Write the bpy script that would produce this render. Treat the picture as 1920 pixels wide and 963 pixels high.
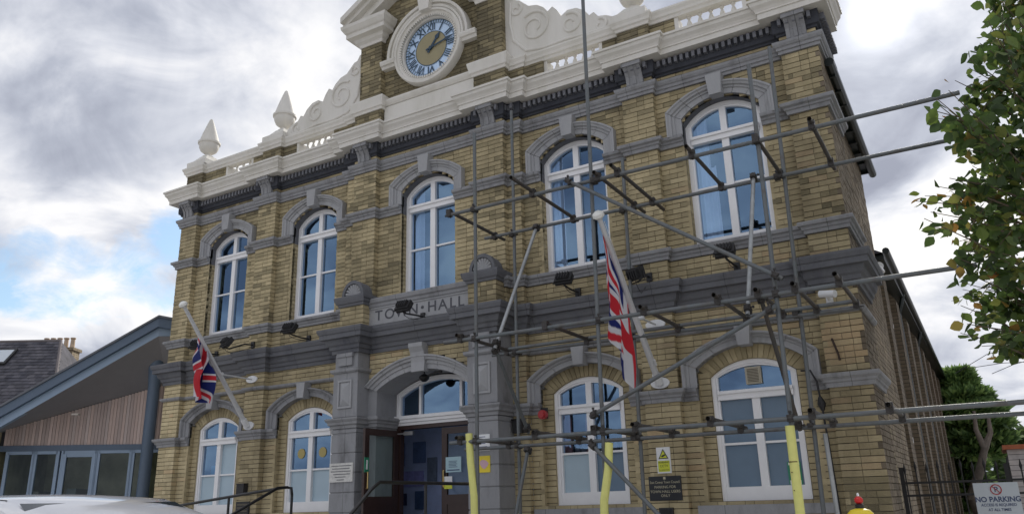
import bpy, bmesh, math, random
import numpy as np
from mathutils import Vector, Matrix
random.seed(7)
R = math.radians
for o in list(bpy.data.objects): bpy.data.objects.remove(o)
scn = bpy.context.scene
COL = scn.collection

# ------------------------------------------------------------------ camera
CAM = np.array([7.45114582, -10.31132699, 1.40])
YAW, PITCH, ROLL, FPX = -0.5258651, 0.30224683, -0.02785779, 1480.456
_f = np.array([math.sin(YAW)*math.cos(PITCH), math.cos(YAW)*math.cos(PITCH), math.sin(PITCH)])
_r = np.array([math.cos(YAW), -math.sin(YAW), 0.0]); _u = np.cross(_r, _f)
_r2 = _r*math.cos(ROLL)+_u*math.sin(ROLL); _u2 = -_r*math.sin(ROLL)+_u*math.cos(ROLL)
cd = bpy.data.cameras.new('camera'); cam = bpy.data.objects.new('camera', cd); COL.objects.link(cam)
cd.sensor_fit = 'HORIZONTAL'; cd.sensor_width = 36; cd.lens = FPX/1920*36; cd.clip_end = 3000; cd.clip_start = .05
M = Matrix.Identity(4)
for i in range(3):
    M[i][0] = _r2[i]; M[i][1] = _u2[i]; M[i][2] = -_f[i]; M[i][3] = CAM[i]
cam.matrix_world = M; scn.camera = cam
def ray(u, v): return _f*FPX + _r2*(u-960) - _u2*(v-481.5)          # direction through a photo pixel
def Yp(u, v, y): d = ray(u, v); return Vector(CAM + d*(y-CAM[1])/d[1])
def Xp(u, v, x): d = ray(u, v); return Vector(CAM + d*(x-CAM[0])/d[0])
def Dp(u, v, dep): return Vector(CAM + ray(u, v)/FPX*dep)

# ------------------------------------------------------------------ sky, sun, exposure
TS1, TOFF = 2.6, (5.5, 0.6, 8.0)
SUN = Vector((-0.028, 0.864, 0.502)).normalized()
w = bpy.data.worlds.new('World'); scn.world = w; w.use_nodes = True
nt = w.node_tree; nt.nodes.clear(); N = nt.nodes.new; L = nt.links.new
def mth(op, a, b=None, c=None, tree=None):
    t = tree or nt; n = t.nodes.new('ShaderNodeMath'); n.operation = op
    for i, x in enumerate((a, b, c)):
        if x is None: continue
        if isinstance(x, (int, float)): n.inputs[i].default_value = x
        else: t.links.new(x, n.inputs[i])
    return n.outputs[0]
out = N('ShaderNodeOutputWorld'); bg = N('ShaderNodeBackground'); bg.inputs[1].default_value = 0.10
sky = N('ShaderNodeTexSky'); sky.sky_type = 'NISHITA'; sky.sun_disc = False
sky.sun_elevation = math.asin(SUN.z); sky.sun_rotation = math.atan2(SUN.x, SUN.y); sky.air_density = 1.2; sky.dust_density = 1.5
tc = N('ShaderNodeTexCoord'); sp = N('ShaderNodeSeparateXYZ'); L(tc.outputs['Generated'], sp.inputs[0])
zz = mth('ADD', mth('MAXIMUM', sp.outputs[2], 0.0), 0.42)
cb = N('ShaderNodeCombineXYZ'); L(mth('DIVIDE', sp.outputs[0], zz), cb.inputs[0]); L(mth('DIVIDE', sp.outputs[1], zz), cb.inputs[1])
def noise(scale, detail, rough, off, dist=0.0):
    mp = N('ShaderNodeMapping'); mp.inputs['Location'].default_value = off; L(cb.outputs[0], mp.inputs[0])
    n = N('ShaderNodeTexNoise'); n.inputs['Scale'].default_value = scale; n.inputs['Detail'].default_value = detail
    n.inputs['Roughness'].default_value = rough; n.inputs['Distortion'].default_value = dist; L(mp.outputs[0], n.inputs[0]); return n.outputs[0]
def ramp(fac, stops):
    r = N('ShaderNodeValToRGB'); e = r.color_ramp.elements
    while len(e) < len(stops): e.new(.5)
    for i, (p, c) in enumerate(stops): e[i].position = p; e[i].color = (*c, 1) if len(c) == 3 else c
    L(fac, r.inputs[0]); return r.outputs[0]
CLOUD_OFF = (3.1, 1.7, 0.0)
def dotp(v):
    n = N('ShaderNodeVectorMath'); n.operation = 'DOT_PRODUCT'; L(tc.outputs['Generated'], n.inputs[0]); n.inputs[1].default_value = v; return n.outputs['Value']
def mrange(x, a, b, c, d):
    n = N('ShaderNodeMapRange'); n.interpolation_type = 'SMOOTHSTEP'; L(x, n.inputs[0])
    for i, q in enumerate((a, b, c, d)): n.inputs[1+i].default_value = q
    return n.outputs[0]
cn = noise(1.8, 9, .58, CLOUD_OFF, .35)
hole = 0.0
for (u_, v_, c_) in ((-600, 480, .992), (-420, 490, .992), (-250, 495, .993), (-100, 506, .9955), (40, 512, .9968), (160, 526, .9968), (265, 518, .9962), (330, 470, .9966)):   # the break in the cloud low on the left
    hole = mth('MAXIMUM', hole, mrange(dotp(Vector(ray(u_, v_)).normalized()), c_, 1.0, 0, .30))
fine = noise(9.0, 8, .62, (6.1, 2.2, 1.0), .3)
cover = ramp(mth('SUBTRACT', mth('ADD', mth('MULTIPLY', cn, .55), mth('MULTIPLY', fine, .45)), hole), [(.22, (0, 0, 0)), (.345, (1, 1, 1))])
t1 = noise(TS1, 7, .5, TOFF, .6); t2 = noise(5.2, 8, .55, (2.3, 7.2, 5.0), .5)
tone = ramp(mth('ADD', mth('MULTIPLY', t1, .55), mth('MULTIPLY', t2, .45)), [(.38, (1.35, 1.45, 1.8)), (.455, (2.05, 2.18, 2.55)), (.515, (2.95, 3.05, 3.35)), (.575, (3.95, 3.95, 4.05)), (.66, (4.7, 4.6, 4.4))])
dv = dotp(SUN)
glow = mth('MULTIPLY', mth('POWER', mth('MAXIMUM', dv, 0.0), 1800.0), 3.2)
glow2 = mth('MULTIPLY', mth('POWER', mth('MAXIMUM', dv, 0.0), 60.0), .5)
ad = N('ShaderNodeMix'); ad.data_type = 'RGBA'; ad.blend_type = 'ADD'; ad.inputs[0].default_value = 1
L(tone, ad.inputs[6]); gc = N('ShaderNodeCombineColor'); g = mth('ADD', glow, glow2)
for i in range(3): L(g, gc.inputs[i])
L(gc.outputs[0], ad.inputs[7])
mx = N('ShaderNodeMix'); mx.data_type = 'RGBA'; L(cover, mx.inputs[0]); sk_ = N('ShaderNodeMix'); sk_.data_type = 'RGBA'; sk_.blend_type = 'MULTIPLY'; sk_.inputs[0].default_value = 1; sk_.inputs[7].default_value = (.62, .68, .74, 1); L(sky.outputs[0], sk_.inputs[6]); L(sk_.outputs[2], mx.inputs[6]); L(ad.outputs[2], mx.inputs[7])
L(mx.outputs[2], bg.inputs[0]); L(bg.outputs[0], out.inputs[0])
sd = bpy.data.lights.new('sun', 'SUN'); sd.energy = 1.5; sd.angle = R(12); sd.color = (1, .95, .86)
so = bpy.data.objects.new('sun', sd); COL.objects.link(so); so.location = (0, 30, 30)
so.rotation_euler = (-SUN).to_track_quat('-Z', 'Y').to_euler()
vs = scn.view_settings; vs.view_transform = 'Standard'; vs.look = 'None'; vs.exposure = 1.30; vs.gamma = 1; vs.use_curve_mapping = False
scn.render.engine = 'CYCLES'
scn.cycles.max_bounces = 8; scn.cycles.transparent_max_bounces = 12

# ------------------------------------------------------------------ materials
MATS = {}
def mat(name, base, rough=.7, var=.0, vscale=6.0, bump=0., bscale=60., metal=0., spec=.5, stretch=(1, 1, 1), col2=None, coat=0., attr=None, objrand=False, trans=0.):
    if name in MATS: return MATS[name]
    m = bpy.data.materials.new(name); m.use_nodes = True; t = m.node_tree; b = t.nodes['Principled BSDF']
    b.inputs['Roughness'].default_value = rough; b.inputs['Metallic'].default_value = metal; b.inputs['Specular IOR Level'].default_value = spec
    b.inputs['Coat Weight'].default_value = coat
    base4 = (*base, 1); b.inputs['Base Color'].default_value = base4
    g = t.nodes.new('ShaderNodeTexCoord'); mp = t.nodes.new('ShaderNodeMapping'); mp.inputs['Scale'].default_value = stretch
    src = g.outputs['Object'] if not objrand else t.nodes.new('ShaderNodeNewGeometry').outputs['Position']
    t.links.new(src, mp.inputs[0])
    colsock = None
    if attr or objrand:
        if attr:
            a = t.nodes.new('ShaderNodeAttribute'); a.attribute_name = attr; v = a.outputs['Fac']
        else:
            a = t.nodes.new('ShaderNodeObjectInfo'); v = a.outputs['Random']
        rp = t.nodes.new('ShaderNodeValToRGB'); e = rp.color_ramp.elements
        stops = col2
        while len(e) < len(stops): e.new(.5)
        for i, (p, c) in enumerate(stops): e[i].position = p; e[i].color = (*c, 1)
        t.links.new(v, rp.inputs[0]); colsock = rp.outputs[0]
    if var > 0:
        n = t.nodes.new('ShaderNodeTexNoise'); n.inputs['Scale'].default_value = vscale; n.inputs['Detail'].default_value = 6; n.inputs['Roughness'].default_value = .65
        t.links.new(mp.outputs[0], n.inputs[0])
        mr = t.nodes.new('ShaderNodeMapRange'); mr.inputs[1].default_value = .3; mr.inputs[2].default_value = .7
        mr.inputs[3].default_value = 1-var; mr.inputs[4].default_value = 1+var*.8; t.links.new(n.outputs[0], mr.inputs[0])
        if col2 is not None and not (attr or objrand):
            mxx = t.nodes.new('ShaderNodeMix'); mxx.data_type = 'RGBA'; mxx.inputs[6].default_value = base4; mxx.inputs[7].default_value = (*col2, 1)
            st = t.nodes.new('ShaderNodeMapRange'); st.inputs[1].default_value = .42; st.inputs[2].default_value = .68; t.links.new(n.outputs[0], st.inputs[0]); t.links.new(st.outputs[0], mxx.inputs[0]); colsock = mxx.outputs[2]
        mul = t.nodes.new('ShaderNodeMix'); mul.data_type = 'RGBA'; mul.blend_type = 'MULTIPLY'; mul.inputs[0].default_value = 1
        if colsock: t.links.new(colsock, mul.inputs[6])
        else: mul.inputs[6].default_value = base4
        cc = t.nodes.new('ShaderNodeCombineColor')
        for i in range(3): t.links.new(mr.outputs[0], cc.inputs[i])
        t.links.new(cc.outputs[0], mul.inputs[7]); colsock = mul.outputs[2]
    if colsock: t.links.new(colsock, b.inputs['Base Color'])
    if bump > 0:
        n2 = t.nodes.new('ShaderNodeTexNoise'); n2.inputs['Scale'].default_value = bscale; n2.inputs['Detail'].default_value = 5
        t.links.new(mp.outputs[0], n2.inputs[0]); bp = t.nodes.new('ShaderNodeBump'); bp.inputs['Strength'].default_value = bump; bp.inputs['Distance'].default_value = .02
        t.links.new(n2.outputs[0], bp.inputs['Height']); t.links.new(bp.outputs[0], b.inputs['Normal'])
    MATS[name] = m; return m
BR = [(0, (.16, .138, .09)), (.15, (.27, .23, .14)), (.32, (.40, .335, .205)), (.6, (.46, .385, .235)), (.84, (.52, .44, .275)), (.93, (.48, .36, .215)), (1, (.37, .31, .20))]
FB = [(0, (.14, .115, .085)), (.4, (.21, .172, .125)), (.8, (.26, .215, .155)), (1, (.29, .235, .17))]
m_flank = None
m_brick = mat('brick_joined', (.4, .3, .15), .9, .42, .9, .35, 90, stretch=(1, 1, .5), attr='tone', col2=BR, spec=.2)
m_brick1 = mat('brick_single', (.4, .3, .15), .9, .42, .9, .35, 90, stretch=(1, 1, .5), objrand=True, col2=[(0, BR[2][1])]+[(max(.001, (p-.24)/.76), c) for p, c in BR[2:]], spec=.2)
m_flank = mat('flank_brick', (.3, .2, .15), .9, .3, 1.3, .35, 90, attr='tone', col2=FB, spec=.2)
m_mortar = mat('mortar', (.10, .088, .068), .95, .35, 1.4, .3, 80, col2=(.29, .25, .175), spec=.1)
m_stone = mat('grey_stone', (.38, .385, .40), .85, .45, 3.2, .35, 45, stretch=(1, 1, .35), col2=(.135, .135, .14), spec=.25)
m_stonel = mat('pale_grey_stone', (.45, .455, .465), .85, .38, 3.0, .35, 45, stretch=(1, 1, .4), col2=(.24, .243, .255), spec=.25)
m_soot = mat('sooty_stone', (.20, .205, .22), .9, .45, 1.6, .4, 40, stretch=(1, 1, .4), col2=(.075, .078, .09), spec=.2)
def joints(m, step, z=False):
    t = m.node_tree; b = t.nodes['Principled BSDF']; src = b.inputs['Base Color'].links[0].from_socket
    g = t.nodes.new('ShaderNodeTexCoord'); s_ = t.nodes.new('ShaderNodeSeparateXYZ'); t.links.new(g.outputs['Object'], s_.inputs[0])
    f = mth('FRACT', mth('DIVIDE', mth('ADD', s_.outputs[0], 20.37, tree=t), step, tree=t), tree=t); k = mth('LESS_THAN', f, .007/step, tree=t); v = mth('SUBTRACT', 1.0, mth('MULTIPLY', k, .55, tree=t), tree=t)
    cc = t.nodes.new('ShaderNodeCombineColor')
    for i in range(3): t.links.new(v, cc.inputs[i])
    mu = t.nodes.new('ShaderNodeMix'); mu.data_type = 'RGBA'; mu.blend_type = 'MULTIPLY'; mu.inputs[0].default_value = 1; t.links.new(src, mu.inputs[6]); t.links.new(cc.outputs[0], mu.inputs[7]); t.links.new(mu.outputs[2], b.inputs['Base Color'])
joints(m_stone, .83); joints(m_soot, .97)
m_white = mat('white_paint', (.80, .80, .79), .45, .06, 3, .05, 20, spec=.4)
m_cornw = mat('white_masonry_paint', (.78, .755, .70), .6, .16, 2.4, .15, 30, spec=.3, stretch=(1, 1, .25), col2=(.56, .54, .485))
m_frame = mat('white_window_paint', (.86, .86, .87), .35, .04, 4, spec=.5)
m_tube = mat('galvanised_tube', (.185, .205, .215), .58, .4, 6, .12, 60, metal=.4, col2=(.10, .095, .09))
m_tuber = mat('rusty_dark_tube', (.10, .095, .09), .6, .4, 7, .1, 60, metal=.3, col2=(.07, .055, .045))
m_tubel = mat('bright_tube', (.36, .375, .38), .45, .25, 5, .1, 60, metal=.5)
m_coup = mat('coupler_steel', (.07, .065, .062), .6, .4, 30, .2, 80, metal=.6)
m_yel = mat('yellow_sleeve', (.75, .74, .24), .6, .08, 8, .1, 40)
m_black = mat('black_gloss', (.012, .012, .013), .3, .0, spec=.5)
m_blackm = mat('black_matt', (.02, .02, .022), .6)
m_dark = mat('dark_interior', (.06, .062, .07), .9)
m_polew = mat('pole_white', (.62, .63, .64), .4, .08, 5)
m_door = mat('door_brown', (.045, .024, .02), .4, .2, 4)
m_brass = mat('brass', (.65, .48, .2), .3, metal=.9)
m_chrome = mat('steel', (.6, .6, .6), .3, metal=.9)
m_red = mat('red_plastic', (.42, .025, .03), .4)
m_fascia = mat('blue_grey_fascia', (.30, .40, .53), .45, .06, 2)
m_fasciad = mat('slate_blue_metal', (.11, .155, .22), .5, .08, 2)
m_soffit = mat('grey_soffit', (.30, .295, .31), .8, .06, 2)
m_slate = mat('slate', (.085, .085, .10), .8, .35, 3, .3, 40, spec=.15, attr='tone', col2=[(0, (.07, .07, .085)), (1, (.13, .125, .14))])
m_lead = mat('lead', (.14, .15, .17), .6, .2, 4)
m_asph = mat('asphalt', (.06, .06, .062), .9, .25, 2, .4, 200)
m_pave = mat('bounce_paving', (.50, .48, .45), .9, .2, 1.5, .2, 80)
m_conc = mat('concrete', (.35, .34, .32), .9, .2, 2, .2, 60)
m_beige = mat('beige_brick', (.36, .29, .2), .9, .2, 8, .2, 60)
m_bark = mat('bark', (.11, .085, .06), .9, .3, 12, .5, 40)
m_barkl = mat('pale_bark', (.17, .145, .12), .9, .3, 8, .5, 30)
m_paint = mat('car_paint', (.72, .72, .74), .25, .0, coat=.8, spec=.5)
m_rubber = mat('rubber', (.02, .02, .02), .8)
m_gut = mat('black_gutter', (.014, .02, .019), .35, spec=.5)
m_term = mat('terracotta', (.50, .38, .27), .85, .25, 6)
m_curt = mat('curtain', (.84, .85, .88), .9, .05, 4)
m_pink = mat('pink_curtain', (.45, .22, .2), .9, .1, 4)
m_gold = mat('gold_print', (.42, .34, .12), .5)
m_signw = mat('sign_white', (.78, .79, .80), .4)
m_signp = mat('sign_pale', (.58, .64, .70), .4)
m_signy = mat('sign_yellow', (.80, .62, .03), .4)
m_signl = mat('sign_lime', (.62, .66, .05), .4)
m_signb = mat('sign_black', (.012, .014, .018), .35)
m_signg = mat('sign_green', (.02, .22, .12), .4)
m_ink = mat('ink', (.03, .03, .035), .5)
m_inkb = mat('ink_navy', (.06, .09, .19), .5)
m_plaq = mat('plaque_gold', (.5, .46, .32), .5)
m_pinkp = mat('poster_pink', (.62, .40, .45), .6)
m_paper = mat('paper_blue', (.42, .60, .66), .6)
m_clockt = mat('clock_tan', (.33, .29, .17), .6, .08, 3)
m_clockw = mat('clock_glass_white', (.56, .74, .98), .3)
m_clockb = mat('clock_dark_teal', (.012, .045, .085), .4)
def mat_glass(name, tint, refl, dark=(1, 1, 1)):
    m = bpy.data.materials.new(name); m.use_nodes = True; t = m.node_tree; t.nodes.clear()
    o = t.nodes.new('ShaderNodeOutputMaterial'); tr = t.nodes.new('ShaderNodeBsdfTransparent'); tr.inputs[0].default_value = (*dark, 1)
    gl = t.nodes.new('ShaderNodeBsdfGlossy'); gl.inputs['Roughness'].default_value = .015; gl.inputs[0].default_value = (*tint, 1)
    no = t.nodes.new('ShaderNodeTexNoise'); no.inputs['Scale'].default_value = 1.6
    bp = t.nodes.new('ShaderNodeBump'); bp.inputs['Strength'].default_value = .03; bp.inputs['Distance'].default_value = .05
    tcn = t.nodes.new('ShaderNodeTexCoord'); t.links.new(tcn.outputs['Object'], no.inputs[0]); t.links.new(no.outputs[0], bp.inputs['Height']); t.links.new(bp.outputs[0], gl.inputs['Normal'])
    lw = t.nodes.new('ShaderNodeLayerWeight'); lw.inputs[0].default_value = .5
    fr = mth('ADD', mth('MULTIPLY', mth('POWER', lw.outputs['Facing'], 4.0, tree=t), .85, tree=t), .05+refl, tree=t)
    mxs = t.nodes.new('ShaderNodeMixShader'); t.links.new(fr, mxs.inputs[0]); t.links.new(tr.outputs[0], mxs.inputs[1]); t.links.new(gl.outputs[0], mxs.inputs[2]); t.links.new(mxs.outputs[0], o.inputs[0])
    return m
m_glass = mat_glass('window_glass', (.42, .67, 1.0), .24, (.60, .70, .82))
m_glassc = mat_glass('clear_glass', (.8, .92, 1.0), -.015, (.80, .88, .86))
m_frost = mat('frosted_pane', (.40, .52, .60), .25, .05, 2, spec=.6)
m_frostd = mat('frosted_pane_dark', (.13, .20, .28), .22, .08, 2, spec=.6)
m_glassk = mat('car_glass', (.03, .04, .045), .05, spec=.6)
def mat_leaf(name, stops):
    m = bpy.data.materials.new(name); m.use_nodes = True; t = m.node_tree; b = t.nodes['Principled BSDF']; b.inputs['Roughness'].default_value = .5
    a = t.nodes.new('ShaderNodeAttribute'); a.attribute_name = 'tone'; oi = t.nodes.new('ShaderNodeObjectInfo')
    s = t.nodes.new('ShaderNodeMath'); s.operation = 'ADD'; t.links.new(a.outputs['Fac'], s.inputs[0])
    if name.endswith('single'): t.links.new(oi.outputs['Random'], s.inputs[1])
    else: s.inputs[1].default_value = 0
    rp = t.nodes.new('ShaderNodeValToRGB'); e = rp.color_ramp.elements
    while len(e) < len(stops): e.new(.5)
    for i, (p, c) in enumerate(stops): e[i].position = p; e[i].color = (*c, 1)
    t.links.new(s.outputs[0], rp.inputs[0]); t.links.new(rp.outputs[0], b.inputs['Base Color'])
    tl = t.nodes.new('ShaderNodeBsdfTranslucent'); t.links.new(rp.outputs[0], tl.inputs[0])
    mxs = t.nodes.new('ShaderNodeMixShader'); mxs.inputs[0].default_value = .45; t.links.new(b.outputs[0], mxs.inputs[1]); t.links.new(tl.outputs[0], mxs.inputs[2])
    t.links.new(mxs.outputs[0], t.nodes['Material Output'].inputs[0]); return m
LEAF = [(0, (.035, .062, .02)), (.5, (.075, .13, .03)), (.74, (.13, .19, .04)), (.88, (.20, .18, .045)), (1, (.36, .15, .035))]
m_leaf = mat_leaf('leaf_joined', LEAF); m_leaf1 = mat_leaf('leaf_single', LEAF)
m_con = mat_leaf('conifer_leaf', [(0, (.06, .11, .04)), (.6, (.17, .28, .085)), (1, (.30, .42, .13))])
m_hedge = mat_leaf('hedge_leaf', [(0, (.03, .06, .02)), (1, (.11, .16, .05))])

# ------------------------------------------------------------------ helpers
class MB:
    def __init__(s): s.v = []; s.f = []; s.tone = []; s.col = None
    def quad(s, a, b, c, d, tone=.5): n = len(s.v); s.v += [a, b, c, d]; s.f.append((n, n+1, n+2, n+3)); s.tone.append(tone)
    def poly(s, pts, tone=.5): n = len(s.v); s.v += list(pts); s.f.append(tuple(range(n, n+len(pts)))); s.tone.append(tone)
    def add(s, verts, faces, tone=.5): n = len(s.v); s.v += list(verts); s.f += [tuple(n+i for i in f) for f in faces]; s.tone += [tone]*len(faces)
    def box(s, x0, x1, y0, y1, z0, z1, tone=.5):
        s.add([(x0, y0, z0), (x1, y0, z0), (x1, y1, z0), (x0, y1, z0), (x0, y0, z1), (x1, y0, z1), (x1, y1, z1), (x0, y1, z1)],
              [(0, 3, 2, 1), (4, 5, 6, 7), (0, 1, 5, 4), (1, 2, 6, 5), (2, 3, 7, 6), (3, 0, 4, 7)], tone)
    def obox(s, c, ax, ay, az, hx, hy, hz, tone=.5):       # oriented box
        c = Vector(c); ax, ay, az = Vector(ax)*hx, Vector(ay)*hy, Vector(az)*hz
        P = [c+sx*ax+sy*ay+sz*az for sz in (-1, 1) for sx, sy in ((-1, -1), (1, -1), (1, 1), (-1, 1))]
        s.add(P, [(0, 3, 2, 1), (4, 5, 6, 7), (0, 1, 5, 4), (1, 2, 6, 5), (2, 3, 7, 6), (3, 0, 4, 7)], tone)
    def tube(s, pts, r, n=10, cap=True, hollow=False):
        pts = [Vector(p) for p in pts]; rs = r if isinstance(r, (list, tuple)) else [r]*len(pts)
        rings = []; prev = None
        for i, p in enumerate(pts):
            d = (pts[min(i+1, len(pts)-1)]-pts[max(i-1, 0)]).normalized()
            if prev is None: a = d.orthogonal().normalized()
            else: a = (prev-d*prev.dot(d)).normalized()
            prev = a; b = d.cross(a); rings.append([p+(a*math.cos(2*math.pi*k/n)+b*math.sin(2*math.pi*k/n))*rs[i] for k in range(n)])
        V = [q for rg in rings for q in rg]; F = []
        for i in range(len(pts)-1):
            for k in range(n): F.append((i*n+k, i*n+(k+1) % n, (i+1)*n+(k+1) % n, (i+1)*n+k))
        if cap and not hollow: F += [tuple(range(n))[::-1], tuple((len(pts)-1)*n+k for k in range(n))]
        s.add(V, F)
    def lathe(s, c, prof, n=20, axis=None):       # prof (r,z) around vertical axis through c
        c = Vector(c); V = []; F = []
        for r, z in prof:
            for k in range(n): a = 2*math.pi*k/n; V.append(c+Vector((r*math.cos(a), r*math.sin(a), z)))
        for i in range(len(prof)-1):
            for k in range(n): F.append((i*n+k, i*n+(k+1) % n, (i+1)*n+(k+1) % n, (i+1)*n+k))
        F += [tuple(range(n))[::-1], tuple((len(prof)-1)*n+k for k in range(n))]
        s.add(V, F)
    def prism(s, poly, y0, y1):       # polygon of (x,z) extruded along y
        n = len(poly); V = [(x, y0, z) for x, z in poly]+[(x, y1, z) for x, z in poly]
        s.add(V, [tuple(range(n)), tuple(range(2*n-1, n-1, -1))]+[(i, n+i, n+(i+1) % n, (i+1) % n) for i in range(n)])
    def mould(s, path, prof):         # profile (offset, z) swept along a plan polyline with mitred corners
        P = [Vector(p) for p in path]; m = []
        nn = []
        for i in range(len(P)-1): d = (P[i+1]-P[i]).normalized(); nn.append(Vector((d.y, -d.x)))
        for i in range(len(P)):
            a = nn[max(i-1, 0)]; b = nn[min(i, len(nn)-1)]; m.append((a+b)/(1+a.dot(b)))
        k = len(prof); V = [(P[i].x+m[i].x*d, P[i].y+m[i].y*d, z) for i in range(len(P)) for d, z in prof]; F = []
        for i in range(len(P)-1):
            for j in range(k): F.append((i*k+j, (i+1)*k+j, (i+1)*k+(j+1) % k, i*k+(j+1) % k))
        F += [tuple(range(k)), tuple(len(V)-1-j for j in range(k))]
        s.add(V, F)
    def build(s, name, m, parent=None, smooth=False, tone=False, normals=True, kind=None, label=None):
        me = bpy.data.meshes.new(name); me.from_pydata([tuple(v) for v in s.v], [], s.f)
        if tone: me.attributes.new('tone', 'FLOAT', 'FACE').data.foreach_set('value', s.tone)
        if normals:
            b = bmesh.new(); b.from_mesh(me); bmesh.ops.recalc_face_normals(b, faces=b.faces); b.to_mesh(me); b.free()
        if smooth:
            me.polygons.foreach_set('use_smooth', [True]*len(me.polygons))
            me.set_sharp_from_angle(angle=R(38))
        o = bpy.data.objects.new(name, me); me.materials.append(m); COL.objects.link(o)
        attach(o, parent)
        if kind: o['kind'] = kind
        if label: o['label'] = label
        return o
def attach(o, parent):
    if parent is not None:
        o.parent = parent
        if parent.type == 'EMPTY': o.matrix_parent_inverse = Matrix.Translation(-parent.location)
def thing(name, label, cat, loc=(0, 0, 0), group=None):
    o = bpy.data.objects.new(name, None); COL.objects.link(o); o.location = loc; o.empty_display_size = .2
    o['label'] = label; o['category'] = cat
    if group: o['group'] = group
    return o
def tag(o, label, cat, group=None):
    o['label'] = label; o['category'] = cat
    if group: o['group'] = group
    return o
def struct(o): o['kind'] = 'structure'; return o
def text_verts(txt, size, bold=0):
    cu = bpy.data.curves.new('t', 'FONT'); cu.body = txt; cu.size = size; cu.align_x = 'CENTER'; cu.align_y = 'CENTER'; cu.extrude = 0; cu.offset = bold
    o = bpy.data.objects.new('t', cu); COL.objects.link(o); dg = bpy.context.evaluated_depsgraph_get(); dg.update()
    me = bpy.data.meshes.new_from_object(o.evaluated_get(dg)); V = [v.co.copy() for v in me.vertices]; F = [tuple(p.vertices) for p in me.polygons]
    bpy.data.objects.remove(o); bpy.data.meshes.remove(me); bpy.data.curves.remove(cu); return V, F
def put_text(mb, txt, size, c, ux=(1, 0, 0), uz=(0, 0, 1), sx=1.0, bold=0):
    V, F = text_verts(txt, size, bold); c = Vector(c); ux = Vector(ux); uz = Vector(uz)
    mb.add([c+ux*v.x*sx+uz*v.y for v in V], F)
class Arch:      # segmental arch: half width w, springing zs, crown zc
    def __init__(s, w, zs, zc): s.w, s.zs, s.zc = w, zs, zc; h = zc-zs; s.r = (w*w+h*h)/(2*h); s.z0 = zc-s.r; s.a = math.asin(min(1, w/s.r))
    def half(s, z): return s.w if z <= s.zs else (0 if z >= s.zc else math.sqrt(max(0, s.r**2-(z-s.z0)**2)))
    def arc(s, n): return [(s.r*math.sin(t), s.z0+s.r*math.cos(t)) for t in [-s.a+2*s.a*i/n for i in range(n+1)]]
    def path(s, zb, n=20): return [(-s.w, zb)]+s.arc(n)+[(s.w, zb)]
def ring(mb, cx, inner, outer, prof, y):       # band between two (x,z) paths; prof = (fraction, projection)
    k = len(prof); V = []
    for (xi, zi), (xo, zo) in zip(inner, outer):
        for fr, pj in prof: V.append((cx+xi+(xo-xi)*fr, y-pj, zi+(zo-zi)*fr))
    F = []; n = len(inner)
    for i in range(n-1):
        for j in range(k): F.append((i*k+j, (i+1)*k+j, (i+1)*k+(j+1) % k, i*k+(j+1) % k))
    F += [tuple(range(k)), tuple((n-1)*k+j for j in range(k))[::-1]]
    mb.add(V, F)
def trim(pts, a, b):      # slice of a path, pulled in a little at both ends for the joint
    q = [Vector(p_) for p_ in pts[a:b+1]]; q[0] = q[0]+(q[1]-q[0]).normalized()*.003; q[-1] = q[-1]+(q[-2]-q[-1]).normalized()*.003
    return [(v.x, v.y) for v in q]
def sheet(mb, cx, path, y0, y1):
    for (x0, z0), (x1, z1) in zip(path[:-1], path[1:]): mb.quad((cx+x0, y0, z0), (cx+x1, y0, z1), (cx+x1, y1, z1), (cx+x0, y1, z0))

# ------------------------------------------------------------------ ground
mb = MB(); mb.quad((-400, -400, 0), (400, -400, 0), (400, 500, 0), (-400, 500, 0)); struct(mb.build('ground', m_asph))
mb = MB(); mb.box(-40, 40, -34, -.2, -.1, .004); struct(mb.build('bounce_forecourt', m_pave))  # unseen ground slab, made wide and pale to bounce light onto the facade
mb = MB(); mb.box(6.3, 12, -.2, 30, -.1, .06); struct(mb.build('path', m_conc))

# ------------------------------------------------------------------ town hall
TH = thing('town_hall', 'two-storey yellow brick town hall with grey stone trim and white clock gable', 'building', (0, 0, 0))
YW, YP, YC, YCP = -.15, -.26, -.25, -.36
WX = [-5.0, -2.668, 0.0, 2.668, 4.995]
P5 = (5.93, 6.41); P4 = (3.60, 4.08); P1 = (-4.11, -3.63); P0 = (-6.42, -5.94); P3 = (1.06, 1.56); P2 = (-1.56, -1.06)
up_path = [(-6.42, 3.0), (-6.42, YP), (P0[1], YP), (P0[1], YW), (P1[0], YW), (P1[0], YP), (P1[1], YP), (P1[1], YW), (-1.80, YW), (-1.80, YC), (P2[0], YC), (P2[0], YCP), (P2[1], YCP), (P2[1], YC),
           (P3[0], YC), (P3[0], YCP), (P3[1], YCP), (P3[1], YC), (1.80, YC), (1.80, YW), (P4[0], YW), (P4[0], YP), (P4[1], YP), (P4[1], YW), (P5[0], YW), (P5[0], YP), (P5[1], YP), (P5[1], .9), (6.30, .9), (6.30, 4.3)]
YS = -.68; YA = -.40      # front of the stone door piers, face of the door arch
low_path = up_path[:9]+[(-1.80, YC), (-1.56, YC)]
low_path_r = [(1.56, YC), (1.80, YC)]+up_path[19:]
def subpath(path, a, b):
    out = []
    for (x0, y0), (x1, y1) in zip(path[:-1], path[1:]):
        if x1 > x0:
            if x1 < a or x0 > b: continue
            q0 = (max(a, x0), y0); q1 = (min(b, x1), y1)
        else:
            if not (a < x0 < b): continue
            q0, q1 = (x0, y0), (x1, y1)
        for q in (q0, q1):
            if not out or (Vector(q)-Vector(out[-1])).length > 1e-5: out.append(q)
    return out
up_open = [Arch(.55, 6.52, 6.79) for _ in WX]      # masonry openings, upper storey
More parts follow.
